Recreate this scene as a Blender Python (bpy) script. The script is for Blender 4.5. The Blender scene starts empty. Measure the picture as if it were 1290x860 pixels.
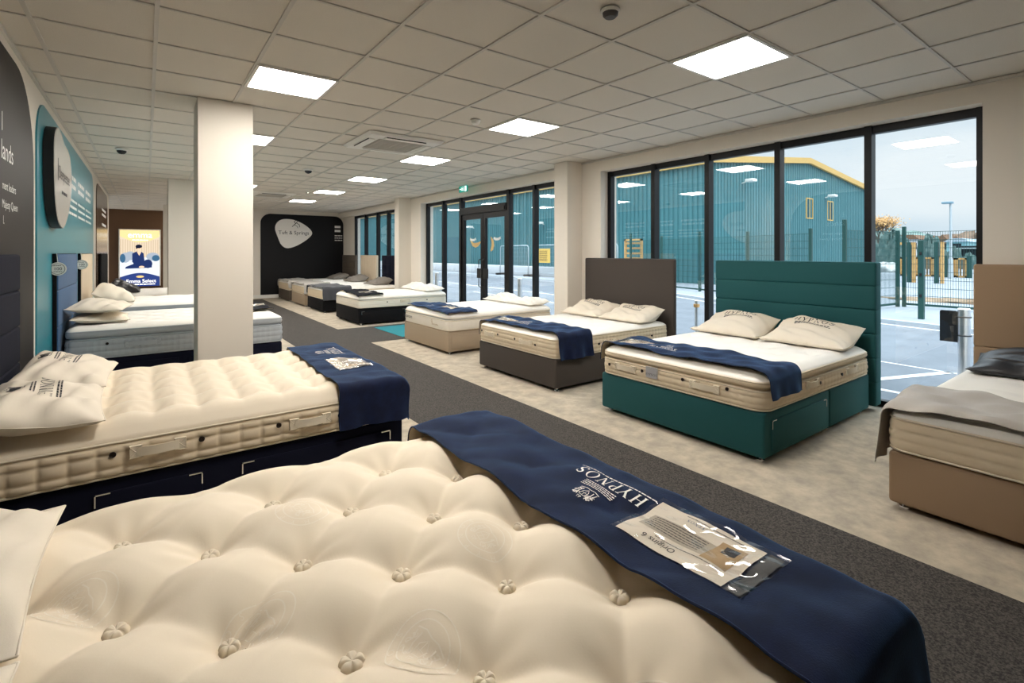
import bpy, bmesh, math, random
import numpy as np
from mathutils import Vector, Matrix
C = bpy.context.scene.collection
PI = math.pi
rng = random.Random(7)

# ------------------------------------------------------------------ helpers
def S(r, g, b):
    f = lambda v: (v/255/12.92) if v/255 <= .04045 else ((v/255+.055)/1.055)**2.4
    return (f(r), f(g), f(b), 1.0)

class MB:
    """collects geometry for ONE mesh object"""
    def __init__(s): s.v = []; s.f = []; s.m = []
    def add(s, v, f, m=0):
        o = len(s.v); s.v += [tuple(map(float, p)) for p in v]
        s.f += [tuple(i+o for i in q) for q in f]; s.m += [m]*len(f); return s
    def box(s, x0, x1, y0, y1, z0, z1, r=0, seg=2, m=0):
        if r <= 0:
            v = [(x0,y0,z0),(x1,y0,z0),(x1,y1,z0),(x0,y1,z0),(x0,y0,z1),(x1,y0,z1),(x1,y1,z1),(x0,y1,z1)]
            f = [(3,2,1,0),(4,5,6,7),(0,1,5,4),(1,2,6,5),(2,3,7,6),(3,0,4,7)]
            return s.add(v, f, m)
        bm = bmesh.new(); bmesh.ops.create_cube(bm, size=1)
        for p in bm.verts:
            p.co = Vector(((x0+x1)/2+p.co.x*(x1-x0), (y0+y1)/2+p.co.y*(y1-y0), (z0+z1)/2+p.co.z*(z1-z0)))
        bmesh.ops.bevel(bm, geom=bm.edges[:], offset=r, segments=seg, profile=.5, affect='EDGES')
        bm.verts.index_update()
        s.add([p.co[:] for p in bm.verts], [[q.index for q in f.verts] for f in bm.faces], m); bm.free(); return s
    def cyl(s, p0, p1, r0, r1=None, n=16, m=0, cap=True):
        r1 = r0 if r1 is None else r1
        a, b = Vector(p0), Vector(p1); d = (b-a).normalized()
        u = d.orthogonal().normalized(); w = d.cross(u); v = []; f = []
        for P, r in ((a, r0), (b, r1)):
            for i in range(n):
                t = 2*PI*i/n; v.append(P+u*r*math.cos(t)+w*r*math.sin(t))
        for i in range(n): f.append((i, (i+1) % n, n+(i+1) % n, n+i))
        if cap: f += [tuple(range(n-1, -1, -1)), tuple(range(n, 2*n))]
        return s.add(v, f, m)
    def tube(s, pts, r, n=6, closed=False, m=0):
        pts = [Vector(p) for p in pts]; N = len(pts); v = []; f = []; up = Vector((0, 0, 1))
        for i, p in enumerate(pts):
            a = pts[i-1] if (i > 0 or closed) else p
            b = pts[(i+1) % N] if (i < N-1 or closed) else p
            d = (b-a); d = d.normalized() if d.length > 1e-9 else Vector((1, 0, 0))
            q = d.cross(up); q = q.normalized() if q.length > 1e-4 else Vector((1, 0, 0)); w = q.cross(d)
            for k in range(n):
                t = 2*PI*k/n; v.append(p+q*r*math.cos(t)+w*r*math.sin(t))
        for i in range(N if closed else N-1):
            for k in range(n):
                a = i*n+k; b = i*n+(k+1) % n; c = ((i+1) % N)*n+(k+1) % n; d = ((i+1) % N)*n+k
                f.append((a, b, c, d))
        if not closed: f += [tuple(range(n-1, -1, -1)), tuple((N-1)*n+k for k in range(n))]
        return s.add(v, f, m)
    def prism(s, poly, fn, t0, t1, m=0):
        """poly: 2-d outline; fn(u,v,t) -> 3-d"""
        n = len(poly); v = [fn(u, w, t0) for u, w in poly]+[fn(u, w, t1) for u, w in poly]
        f = [tuple(range(n-1, -1, -1)), tuple(range(n, 2*n))]+[(i, (i+1) % n, n+(i+1) % n, n+i) for i in range(n)]
        return s.add(v, f, m)
    def grid(s, A, m=0, flip=False):
        """A: array (n,k,3)"""
        n, k = A.shape[:2]; f = []
        for i in range(n-1):
            for j in range(k-1):
                q = (i*k+j, (i+1)*k+j, (i+1)*k+j+1, i*k+j+1); f.append(q[::-1] if flip else q)
        return s.add(A.reshape(-1, 3), f, m)
    def build(s, name, mats, parent=None, smooth=False, angle=None, loc=None):
        me = bpy.data.meshes.new(name); me.from_pydata(s.v, [], s.f)
        mats = mats if isinstance(mats, (list, tuple)) else [mats]
        for x in mats: me.materials.append(x)
        if any(s.m): me.polygons.foreach_set('material_index', s.m)
        bm = bmesh.new(); bm.from_mesh(me); bmesh.ops.recalc_face_normals(bm, faces=bm.faces[:]); bm.to_mesh(me); bm.free()
        if smooth:
            me.polygons.foreach_set('use_smooth', [True]*len(me.polygons))
            if angle: me.set_sharp_from_angle(angle=math.radians(angle))
        me.update()
        o = bpy.data.objects.new(name, me); C.objects.link(o)
        if parent is not None: o.parent = parent
        if loc: o.location = loc
        return o

def thing(name, label, cat, loc=(0, 0, 0), rz=0, group=None):
    o = bpy.data.objects.new(name, None); C.objects.link(o); o.location = loc; o.rotation_euler = (0, 0, rz)
    o.empty_display_size = .1
    return tag(o, label, cat, group)
def tag(o, label, cat, group=None):
    o['label'] = label; o['category'] = cat
    if group: o['group'] = group
    return o
def struct(o): o['kind'] = 'structure'; return o
def dup(root, loc, label, group=None, rz=None):
    r = root.copy(); C.objects.link(r); r.location = loc; r['label'] = label
    if rz is not None: r.rotation_euler = (0, 0, rz)
    if group: r['group'] = group
    for ch in list(root.children):
        c = ch.copy(); C.objects.link(c); c.parent = r
        for g in list(ch.children):
            d = g.copy(); C.objects.link(d); d.parent = c
    return r

# ------------------------------------------------------------------ materials
def nt(m): m.use_nodes = True; return m.node_tree.nodes, m.node_tree.links
def mat(name, col, rough=.6, metal=0, spec=.5, bump=0, bscale=200, sheen=0, sheen_col=None, var=None, vscale=4, emit=None, estr=0, detail=4, var2=None, coat=0):
    m = bpy.data.materials.new(name); n, l = nt(m); b = n['Principled BSDF']
    b.inputs['Base Color'].default_value = col; b.inputs['Roughness'].default_value = rough
    b.inputs['Metallic'].default_value = metal; b.inputs['Specular IOR Level'].default_value = spec
    if sheen:
        b.inputs['Sheen Weight'].default_value = sheen; b.inputs['Sheen Roughness'].default_value = .4
        if sheen_col: b.inputs['Sheen Tint'].default_value = sheen_col
    if coat: b.inputs['Coat Weight'].default_value = coat; b.inputs['Coat Roughness'].default_value = .15
    if emit: b.inputs['Emission Color'].default_value = emit; b.inputs['Emission Strength'].default_value = estr
    if bump or var:
        tc = n.new('ShaderNodeTexCoord')
    if var:
        t = n.new('ShaderNodeTexNoise'); t.inputs['Scale'].default_value = vscale; t.inputs['Detail'].default_value = detail
        t.inputs['Roughness'].default_value = .65
        l.new(tc.outputs['Object'], t.inputs['Vector'])
        r = n.new('ShaderNodeValToRGB'); r.color_ramp.elements[0].position = .36; r.color_ramp.elements[1].position = .64
        r.color_ramp.elements[0].color = col; r.color_ramp.elements[1].color = var
        l.new(t.outputs['Fac'], r.inputs['Fac']); l.new(r.outputs['Color'], b.inputs['Base Color'])
    if bump:
        t = n.new('ShaderNodeTexNoise'); t.inputs['Scale'].default_value = bscale; t.inputs['Detail'].default_value = 3
        l.new(tc.outputs['Object'], t.inputs['Vector'])
        k = n.new('ShaderNodeBump'); k.inputs['Strength'].default_value = bump; k.inputs['Distance'].default_value = .004
        l.new(t.outputs['Fac'], k.inputs['Height']); l.new(k.outputs['Normal'], b.inputs['Normal'])
    return m
def emission(name, col, st):
    m = bpy.data.materials.new(name); n, l = nt(m); n.remove(n['Principled BSDF'])
    e = n.new('ShaderNodeEmission'); e.inputs['Color'].default_value = col; e.inputs['Strength'].default_value = st
    l.new(e.outputs[0], n['Material Output'].inputs['Surface']); return m
def glassy(name, tint, f0=.045, rough=0.0):
    """clear sheet: straight transmission plus a mirror that follows Schlick's law on both of its faces"""
    m = bpy.data.materials.new(name); n, l = nt(m); n.remove(n['Principled BSDF'])
    t = n.new('ShaderNodeBsdfTransparent'); t.inputs['Color'].default_value = tint
    g = n.new('ShaderNodeBsdfGlossy'); g.inputs['Roughness'].default_value = rough
    f = n.new('ShaderNodeLayerWeight'); f.inputs['Blend'].default_value = .5
    pw = n.new('ShaderNodeMath'); pw.operation = 'POWER'; pw.inputs[1].default_value = 5
    mu = n.new('ShaderNodeMath'); mu.operation = 'MULTIPLY_ADD'; mu.use_clamp = True; mu.inputs[1].default_value = 1-f0; mu.inputs[2].default_value = f0
    x = n.new('ShaderNodeMixShader'); l.new(f.outputs['Facing'], pw.inputs[0]); l.new(pw.outputs[0], mu.inputs[0]); l.new(mu.outputs[0], x.inputs[0])
    l.new(t.outputs[0], x.inputs[1]); l.new(g.outputs[0], x.inputs[2]); l.new(x.outputs[0], n['Material Output'].inputs['Surface'])
    return m

M = {}
M['wall'] = mat('wall_paint', S(229, 221, 209), .8, bump=.03, bscale=150)
M['wall_brown'] = mat('brown_paint', S(92, 66, 44), .8)
M['white'] = mat('white_gloss', S(236, 234, 228), .4)
M['tile'] = mat('ceiling_tile', S(226, 220, 210), .95, bump=.15, bscale=350, var=S(218, 212, 202), vscale=180)
M['tee'] = mat('ceiling_tee', S(205, 201, 194), .55)
M['carpet'] = mat('light_carpet', S(190, 178, 158), .95, bump=.3, bscale=500, var=S(158, 149, 135), vscale=7, detail=9)
M['runner'] = mat('charcoal_carpet', S(30, 28, 27), .95, bump=.4, bscale=300, var=S(84, 79, 74), vscale=120, detail=2)
M['teal_mat'] = mat('teal_carpet', S(28, 128, 140), .95, bump=.3, bscale=400)
M['alu'] = mat('black_aluminium', S(11, 11, 14), .4, spec=.3)
M['glass'] = glassy('window_glass', (.97, .99, .99, 1), .07)
M['chrome'] = mat('chrome', (.8, .8, .8, 1), .15, metal=1)
M['black'] = mat('black_plastic', S(18, 18, 20), .5)
M['cream'] = mat('cream_damask', S(236, 222, 199), .8, bump=.035, bscale=260, sheen=.15)
M['cream_side'] = mat('cream_border', S(222, 205, 177), .85, bump=.035, bscale=260)
M['ivory'] = mat('ivory_ticking', S(242, 238, 230), .8, bump=.035, bscale=260, sheen=.15)
M['ivory_side'] = mat('ivory_border', S(236, 228, 214), .85, bump=.035, bscale=260)
M['grey_side'] = mat('grey_blue_border', S(172, 178, 184), .85, bump=.15, bscale=200)
M['pip'] = mat('cream_piping', S(228, 216, 194), .75)
M['linen'] = mat('pillow_cotton', S(230, 219, 201), .85, bump=.1, bscale=400)
M['linen_white'] = mat('white_pillow_cotton', S(238, 231, 220), .85, bump=.1, bscale=400)
M['grey_pillow'] = mat('grey_pillow_cotton', S(128, 121, 113), .9, bump=.1, bscale=400)
M['dark_pillow'] = mat('black_satin', S(34, 34, 38), .38)
M['navy'] = mat('navy_velour', S(14, 24, 56), .9, spec=.3, bump=.25, bscale=300, sheen=.65, sheen_col=S(95, 150, 210), var=S(10, 16, 42), vscale=14)
M['navy_base'] = mat('navy_upholstery', S(11, 14, 32), .9, spec=.2, bump=.2, bscale=500)
M['lining'] = mat('taupe_lining', S(178, 164, 140), .9)
M['grey_throw'] = mat('silver_throw', S(172, 166, 158), .6, bump=.1, bscale=300, sheen=.3)
M['charcoal_throw'] = mat('charcoal_throw', S(62, 64, 70), .85, bump=.15, bscale=300, sheen=.2)
M['black_throw'] = mat('black_throw', S(16, 18, 26), .9, spec=.2, bump=.15, bscale=300)
M['teal_fab'] = mat('teal_upholstery', S(5, 76, 80), .8, bump=.2, bscale=500, sheen=.15, sheen_col=S(60, 190, 190))
M['char_fab'] = mat('charcoal_upholstery', S(70, 63, 58), .9, bump=.3, bscale=500)
M['taupe_fab'] = mat('taupe_upholstery', S(166, 148, 126), .9, bump=.3, bscale=500)
M['beige_fab'] = mat('beige_upholstery', S(152, 127, 101), .9, bump=.3, bscale=500)
M['black_fab'] = mat('black_upholstery', S(18, 18, 21), .9, spec=.2, bump=.3, bscale=500)
M['stone_fab'] = mat('stone_upholstery', S(196, 180, 156), .9, bump=.3, bscale=500)
M['brown_fab'] = mat('brown_upholstery', S(80, 70, 60), .9, bump=.3, bscale=500)
M['blue_fab'] = mat('blue_upholstery', S(32, 78, 120), .85, bump=.25, bscale=500, sheen=.2)
M['seam'] = mat('dark_seam', S(14, 14, 16), .9)
M['print'] = mat('white_print', S(238, 238, 235), .7)
M['ink'] = mat('dark_ink', S(38, 36, 40), .8)
M['card'] = mat('card_paper', S(226, 214, 196), .7)
M['card_grey'] = mat('card_grey_print', S(178, 166, 148), .7)
M['card_gold'] = mat('card_gold_print', S(172, 140, 92), .6)
M['card_blue'] = mat('card_blue_print', S(70, 92, 128), .6)
M['sleeve'] = glassy('clear_plastic', (.985, .99, .99, 1), .05, .08)
M['eyelet'] = mat('dark_eyelet', S(46, 36, 30), .35, metal=.6)
M['light'] = emission('panel_light', (1, .952, .885, 1), 29)

# ------------------------------------------------------------------ text
def text2d(body, size, align='CENTER'):
    cu = bpy.data.curves.new('t', 'FONT'); cu.body = body; cu.size = size; cu.align_x = align; cu.resolution_u = 3
    o = bpy.data.objects.new('t', cu); C.objects.link(o)
    dg = bpy.context.evaluated_depsgraph_get(); ev = o.evaluated_get(dg); me = ev.to_mesh()
    v = [(p.co.x, p.co.y) for p in me.vertices]; f = [tuple(p.vertices) for p in me.polygons]
    ev.to_mesh_clear(); bpy.data.objects.remove(o); bpy.data.curves.remove(cu); return v, f
def ring(cx, cy, rx, ry, tx, ty, a0=0, a1=2*PI, n=24):
    v = []; f = []
    for i in range(n+1):
        a = a0+(a1-a0)*i/n
        v += [(cx+rx*math.cos(a), cy+ry*math.sin(a)), (cx+(rx-tx)*math.cos(a), cy+(ry-ty)*math.sin(a))]
    for i in range(n): f.append((2*i, 2*i+2, 2*i+3, 2*i+1))
    return v, f
def quad(*p): return list(p), [tuple(range(len(p)))]
def stroke(pts, w):
    v = []; f = []
    for i, p in enumerate(pts):
        a = pts[max(i-1, 0)]; b = pts[min(i+1, len(pts)-1)]; d = (b[0]-a[0], b[1]-a[1]); L = math.hypot(*d) or 1
        ww = (w(i/(len(pts)-1)) if callable(w) else w)/2; nx, ny = -d[1]/L*ww, d[0]/L*ww
        v += [(p[0]+nx, p[1]+ny), (p[0]-nx, p[1]-ny)]
    for i in range(len(pts)-1): f.append((2*i, 2*i+2, 2*i+3, 2*i+1))
    return v, f
def merge2(parts, dx=0, dy=0, k=1):
    V = []; F = []
    for v, f in parts:
        o = len(V); V += [(x*k+dx, y*k+dy) for x, y in v]; F += [tuple(i+o for i in q) for q in f]
    return V, F
def rect(x0, x1, y0, y1): return quad((x0, y0), (x1, y0), (x1, y1), (x0, y1))
def serif_word():
    """the six capitals HYPNOS in a thick-and-thin serif, cap height 1, returned centred"""
    sf = lambda x, y: rect(x-.13, x+.13, y, y+.05)
    H = [rect(.13, .27, 0, 1), rect(.63, .77, 0, 1), rect(.2, .7, .48, .54)]+[sf(x, y) for x in (.2, .7) for y in (0, .95)]
    Y = [quad((.05, 1), (.22, 1), (.5, .47), (.36, .44)), quad((.72, 1), (.78, 1), (.49, .44), (.43, .5)), rect(.36, .5, 0, .48), sf(.43, 0), sf(.14, .95), sf(.75, .95)]
    P = [rect(.13, .27, 0, 1), sf(.2, 0), rect(.05, .3, .95, 1), ring(.27, .73, .38, .27, .14, .05, -PI/2, PI/2, 14)]
    N = [rect(.14, .2, 0, 1), rect(.7, .76, 0, 1), quad((.1, 1), (.27, 1), (.76, 0), (.66, 0)), sf(.17, 0), sf(.73, .95), rect(.02, .2, .95, 1)]
    O = [ring(.48, .5, .43, .52, .14, .05, n=28)]
    sp = [(.58, .82), (.5, .94), (.34, .98), (.19, .9), (.15, .76), (.22, .63), (.38, .54), (.53, .43), (.58, .27), (.5, .1), (.33, .02), (.17, .06), (.08, .2)]
    Sx = [stroke(sp, lambda t: .06+.1*math.sin(PI*t)**2), rect(.55, .59, .72, .95), rect(.07, .11, .06, .3)]
    V = []; F = []; x = 0; k = 1.25
    for let, w in ((H, .92), (Y, .84), (P, .72), (N, .92), (O, .98), (Sx, .7)):
        v, f = merge2(let, x, 0); o = len(V); V += v; F += [tuple(i+o for i in q) for q in f]; x += w+.1
    return [(a-x/2, b) for a, b in V], F, x
SW = serif_word()
def hypnos(h, dx=0, dy=0): return [(x*h+dx, y*h+dy) for x, y in SW[0]], SW[1]
def crest(k, dx=0, dy=0, seed=3, solid=False):
    """a shield between two curling supporters over a scroll"""
    r = random.Random(seed); P = []
    if solid: P += [quad((-.17, .32), (.17, .32), (.17, 0), (0, -.22), (-.17, 0)), quad((-.52, -.2), (-.2, -.2), (-.22, .35), (-.34, .42), (-.5, .2)), quad((.52, -.2), (.5, .2), (.34, .42), (.22, .35), (.2, -.2))]
    P.append(stroke([(-.16, .3), (.16, .3), (.16, .0), (.0, -.2), (-.16, .0), (-.16, .3)], .03))
    P.append(stroke([(-.1, .42), (-.05, .56), (0, .46), (.05, .56), (.1, .42), (-.1, .42)], .03))
    P += [stroke([(-.14, .1), (.14, .1)], .02), stroke([(0, .28), (0, -.15)], .02)]
    for sg in (-1, 1):
        for q in range(7):
            x, y = sg*(.24+.3*r.random()), -.15+.55*r.random(); a = r.random()*6; pts = []
            for i in range(9):
                pts.append((x+.09*math.cos(a+i*.6)*(1-i*.07), y+.09*math.sin(a+i*.6)*(1-i*.07)))
            P.append(stroke(pts, .03))
        P.append(stroke([(sg*.3, -.2), (sg*.34, .1), (sg*.26, .3), (sg*.4, .42), (sg*.5, .3)], .045))
        P.append(stroke([(sg*.5, -.2), (sg*.44, .05), (sg*.56, .2)], .035))
    P.append(stroke([(-.55, -.26), (-.25, -.34), (0, -.3), (.25, -.34), (.55, -.26)], .04))
    return merge2(P, dx, dy, k)
def lines2(x0, x1, ys, h):
    """rows of tiny unreadable printed type as short dashes"""
    r = random.Random(int(abs(x0*991+ys[0]*77)*100)); P = []
    for y in ys:
        x = x0
        while x < x1-h:
            w = min(h*r.uniform(1.2, 4), x1-x); P.append(rect(x, x+w, y, y+h)); x += w+h*.6
    return merge2(P)
def put(mb, vf, fn, m=0):
    v, f = vf[0], vf[1]; return mb.add([fn(x, y) for x, y in v], f, m)
# ------------------------------------------------------------------ beds
def smooth(t): t = np.clip(t, 0, 1); return t*t*(3-2*t)
class Bed: pass

def edge_dist(x, y, hx, hy, r):
    ax, ay = np.abs(x)-(hx-r), np.abs(y)-(hy-r)
    return np.where((ax > 0) & (ay > 0), r-np.hypot(np.maximum(ax, 0), np.maximum(ay, 0)), np.minimum(hx-np.abs(x), hy-np.abs(y)))

def mattress(label, cx, cy, zb, rz, L, W, T, tuft=('diamond', .2, .2, 0, 0), A=.05, nx=100, ny=80, r=.07, e=.045, w=.09,
             topper=None, rows=(0, .3, .7, 1), cell=.1, Q=.012, m_top='cream', m_side='cream_side', m_topper=None, buttons=False, brad=.02,
             handles=(), vents=(), labels=(), group=None, pip='pip', piping=True):
    b = Bed(); b.L, b.W, b.T, b.A, b.cx, b.cy, b.zb, b.rz = L, W, T, A, cx, cy, zb+.003, rz
    hx, hy = L/2, W/2
    root = thing('mattress', label, 'mattress', (cx, cy, b.zb), rz, group); b.root = root
    kind, px, py, x0, y0 = tuft
    def tf(x, y):
        if kind == 'plain': return .9+.05*np.sin(x*9+1)*np.sin(y*8)
        if kind == 'diamond':
            i, j = (x-x0)/px, (y-y0)/py; a, c = (i+j)/2, (i-j)/2
            ra, rb = a-np.round(a), c-np.round(c); dx, dy = px*(ra+rb), py*(ra-rb)
        else:
            a, c = (x-x0)/px, (y-y0)/py; dx, dy = px*(a-np.round(a)), py*(c-np.round(c))
        Sx = (np.sqrt(np.sin(PI*a)**2+.012)*np.sqrt(np.sin(PI*c)**2+.012))**.6
        q = np.hypot(dx, dy); s = min(px, py)*.37
        t = .45*Sx+.55*(1-np.exp(-(q/s)**1.3))
        th = np.arctan2(dy, dx)
        t = t+.035*np.cos(6*th+3*np.sin(x*5)+2*np.sin(y*7))*np.exp(-(q/s-1.0)**2/.4)*smooth(q/.05)
        return t+.02*np.sin(x*31+y*17)*np.sin(y*23-x*9)
    def top(x, y):
        d = edge_dist(x, y, hx, hy, r); q = np.clip(1-d/w, 0, 1)
        sh = e*(1-np.sqrt(np.maximum(1-q*q, 0)))
        t = 1-(1-tf(x, y))*smooth((d-.02)/.15)
        return T-sh+A*t*smooth(d/.1)
    b.top = top
    def axis(h, n):
        ed = np.array([0, .004, .012, .025, .042, .065, .09]); ins = np.linspace(-h+.115, h-.115, n)
        return np.concatenate([-h+ed, ins, (h-ed)[::-1]])
    X0, Y0 = np.meshgrid(axis(hx, nx), axis(hy, ny), indexing='ij')
    ax, ay = np.abs(X0)-(hx-r), np.abs(Y0)-(hy-r); cor = (ax > 0) & (ay > 0)
    mx = np.maximum(ax, ay); mn = np.minimum(ax, ay); ang = PI/4*np.where(cor, mn/np.maximum(mx, 1e-9), 0)
    cxx = np.where(ax >= ay, np.cos(ang), np.sin(ang))*mx; cyy = np.where(ax >= ay, np.sin(ang), np.cos(ang))*mx
    X = np.where(cor, np.sign(X0)*(hx-r+cxx), X0); Y = np.where(cor, np.sign(Y0)*(hy-r+cyy), Y0)
    Z = top(X, Y); n1, n2 = X.shape
    ij = [(i, 0) for i in range(n1)]+[(n1-1, j) for j in range(1, n2)]+[(i, n2-1) for i in range(n1-2, -1, -1)]+[(0, j) for j in range(n2-2, 0, -1)]
    # the side border needs its own even spacing: resample the outline
    P = np.array([(X[i, j], Y[i, j]) for i, j in ij]); Nn = len(P)
    ctr = np.stack([np.clip(P[:, 0], -(hx-r), hx-r), np.clip(P[:, 1], -(hy-r), hy-r)], 1)
    Nv = P-ctr; Nv /= np.maximum(np.linalg.norm(Nv, axis=1, keepdims=True), 1e-9)
    seg = np.linalg.norm(np.roll(P, -1, 0)-P, axis=1); s = np.concatenate([[0], np.cumsum(seg)[:-1]]); tot = seg.sum()
    ncell = max(8, round(tot/cell)); ws = tot/ncell
    ze = T-e
    if topper:
        th, inset = topper
        prof = [(ze-.008, .004), (ze-th*.5, .012), (ze-th+.008, .004), (ze-th, -.012), (ze-th-.008, -.018), (ze-th-.016, -.012)]; zc = ze-th-.022
    else:
        prof = [(ze-.01, .002)]; zc = ze-.016
    core0 = .012; nz = 7*(len(rows)-1) if nx > 60 else 3*(len(rows)-1)
    zz = np.linspace(1, 0, nz+1); core = [(core0+(zc-core0)*k, k) for k in zz]
    mb = MB(); mb.v = [tuple(p) for p in np.stack([X, Y, Z], 2).reshape(-1, 3)]
    for i in range(n1-1):
        for j in range(n2-1): mb.f.append((i*n2+j, (i+1)*n2+j, (i+1)*n2+j+1, i*n2+j+1)); mb.m.append(0)
    prev = [i*n2+j for i, j in ij]
    def addring(pts, m):
        nonlocal prev
        o = len(mb.v); mb.v += [tuple(p) for p in pts]; cur = list(range(o, o+Nn))
        for k in range(Nn): mb.f.append((prev[k], prev[(k+1) % Nn], cur[(k+1) % Nn], cur[k])); mb.m.append(m)
        prev = cur
    for z, o in prof:
        addring(np.column_stack([P+Nv*o, np.full(Nn, z)]), 2 if (topper and m_topper) else 0 if topper else 1)
    cols = np.abs(np.sin(PI*s/ws))**.36
    for z, k in core:
        row = 0.
        for a, c in zip(rows[:-1], rows[1:]):
            if a <= k <= c: row = max(row, abs(math.sin(PI*(k-a)/(c-a)))**.4)
        bul = .006*math.sin(PI*k)
        addring(np.column_stack([P+Nv*(bul+Q*cols*row)[:, None], np.full(Nn, z)]), 1)
    addring(np.column_stack([P-Nv*.01, np.full(Nn, 0.)]), 1)
    mb.f.append(tuple(prev[::-1])); mb.m.append(1)
    mats = [M[m_top], M[m_side]]+([M[m_topper]] if m_topper else [])
    mb.build('cover', mats, root, smooth=True)
    if piping:
        lev = [ze-.006, .008]+([zc+.004] if topper else [])
        for z in lev:
            MB().tube(np.column_stack([P+Nv*.004, np.full(Nn, z)]), .0062, 5, True).build('piping', M[pip], root, smooth=True)
    if buttons:
        pts = []
        for i in range(-14, 15):
            for j in range(-14, 15):
                if kind == 'diamond' and (i+j) % 2: continue
                x, y = x0+i*px, y0+j*py
                if abs(x) < hx-.13 and abs(y) < hy-.13 and buttons(x, y): pts.append((x, y))
        proto = None
        for k, (x, y) in enumerate(pts):
            if proto is None:
                q = MB(); R = brad; na_ = 50; a = np.linspace(0, 2*PI, na_+1)[:-1]; rad = [.02, .2, .4, .6, .78, .9, .98, 1.0, .92]; hts = [.62, .72, .86, .92, .8, .6, .3, .0, -.2]
                V = []; F = []
                for u, hh in zip(rad, hts):
                    for t in a:
                        dt = abs((t*5/(2*PI)+.5) % 1-.5)*2*PI/5; cre = math.exp(-(dt/.16)**2)*min(u*1.6, 1)
                        rr = R*u*(1-.2*cre); V.append((rr*math.cos(t), rr*math.sin(t), .017*hh*(1-.5*cre)))
                F.append(tuple(range(na_)))
                for p in range(len(rad)-1):
                    for t in range(na_): F.append((p*na_+t, p*na_+(t+1) % na_, (p+1)*na_+(t+1) % na_, (p+1)*na_+t))
                q.add(V, F); proto = q.build('tuft_button', M['pip'], root, smooth=True); o = proto
            else: o = proto.copy(); C.objects.link(o)
            o.location = (x, y, float(top(np.array(x), np.array(y)))+.011); o.rotation_euler = (0, 0, k*1.3); o.scale = (1+.12*math.sin(k*3), 1+.1*math.cos(k*5), 1)
    ex = max(Q-.008, 0)
    def sp(side, t, z, off):
        off = off+ex
        return {'y-': (t, -hy-off, z), 'y+': (t, hy+off, z), 'x+': (hx+off, t, z)}[side]
    b.sp = sp
    for side, t, z, ln in handles:
        q = MB(); hw = .022
        for sgn in (-1, 1):
            t0 = t+sgn*(ln/2-.025)
            q.prism([(t0-.025, z-hw-.008), (t0+.025, z-hw-.008), (t0+.025, z+hw+.008), (t0-.025, z+hw+.008)], lambda u, v, k: sp(side, u, v, k), .006, .021)
            for p in (((-1, -1), (1, 1)), ((-1, 1), (1, -1))):
                q.tube([sp(side, t0+p[0][0]*.022, z+p[0][1]*hw, .0215), sp(side, t0+p[1][0]*.022, z+p[1][1]*hw, .0215)], .0016, 4)
            q.tube([sp(side, t0+x*.024, z+y*(hw+.006), .0215) for x, y in ((-1, -1), (1, -1), (1, 1), (-1, 1))], .0018, 4, True)
        us = np.linspace(-1, 1, 11)
        for k0, k1, zz_ in ((0, 1, 0),):
            A1 = np.array([[sp(side, t+u*(ln/2-.03), z+vv*hw, .02+.012*math.cos(u*PI/2)+dd) for vv, dd in ((-1, 0), (-1, .004), (1, .004), (1, 0), (-1, 0))] for u in us]); q.grid(A1)
        q.build('handle', M[pip], root, smooth=True, angle=40)
    for side, t, z in vents:
        q = MB(); q.cyl(sp(side, t, z, .0), sp(side, t, z, .017), .011, .009, 14)
        q.tube([sp(side, t+.011*math.cos(a), z+.011*math.sin(a), .016) for a in np.linspace(0, 2*PI, 15)[:-1]], .003, 5, True)
        q.build('air_vent', M['eyelet'], root, smooth=True, angle=40)
    for side, t, z, body, size, mt, sc in labels:
        sg = {'y-': 1, 'y+': -1, 'x+': 1}[side]
        put(MB(), text2d(body, size), lambda u, v: sp(side, t+sg*u, z+v*sc, .022)).build('brand_print', M[mt], root)
    return b

def place(b, x, y, z=0):
    c, s_ = math.cos(b.rz), math.sin(b.rz)
    return (b.cx+c*x-s_*y, b.cy+s_*x+c*y, b.zb+z)

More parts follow.
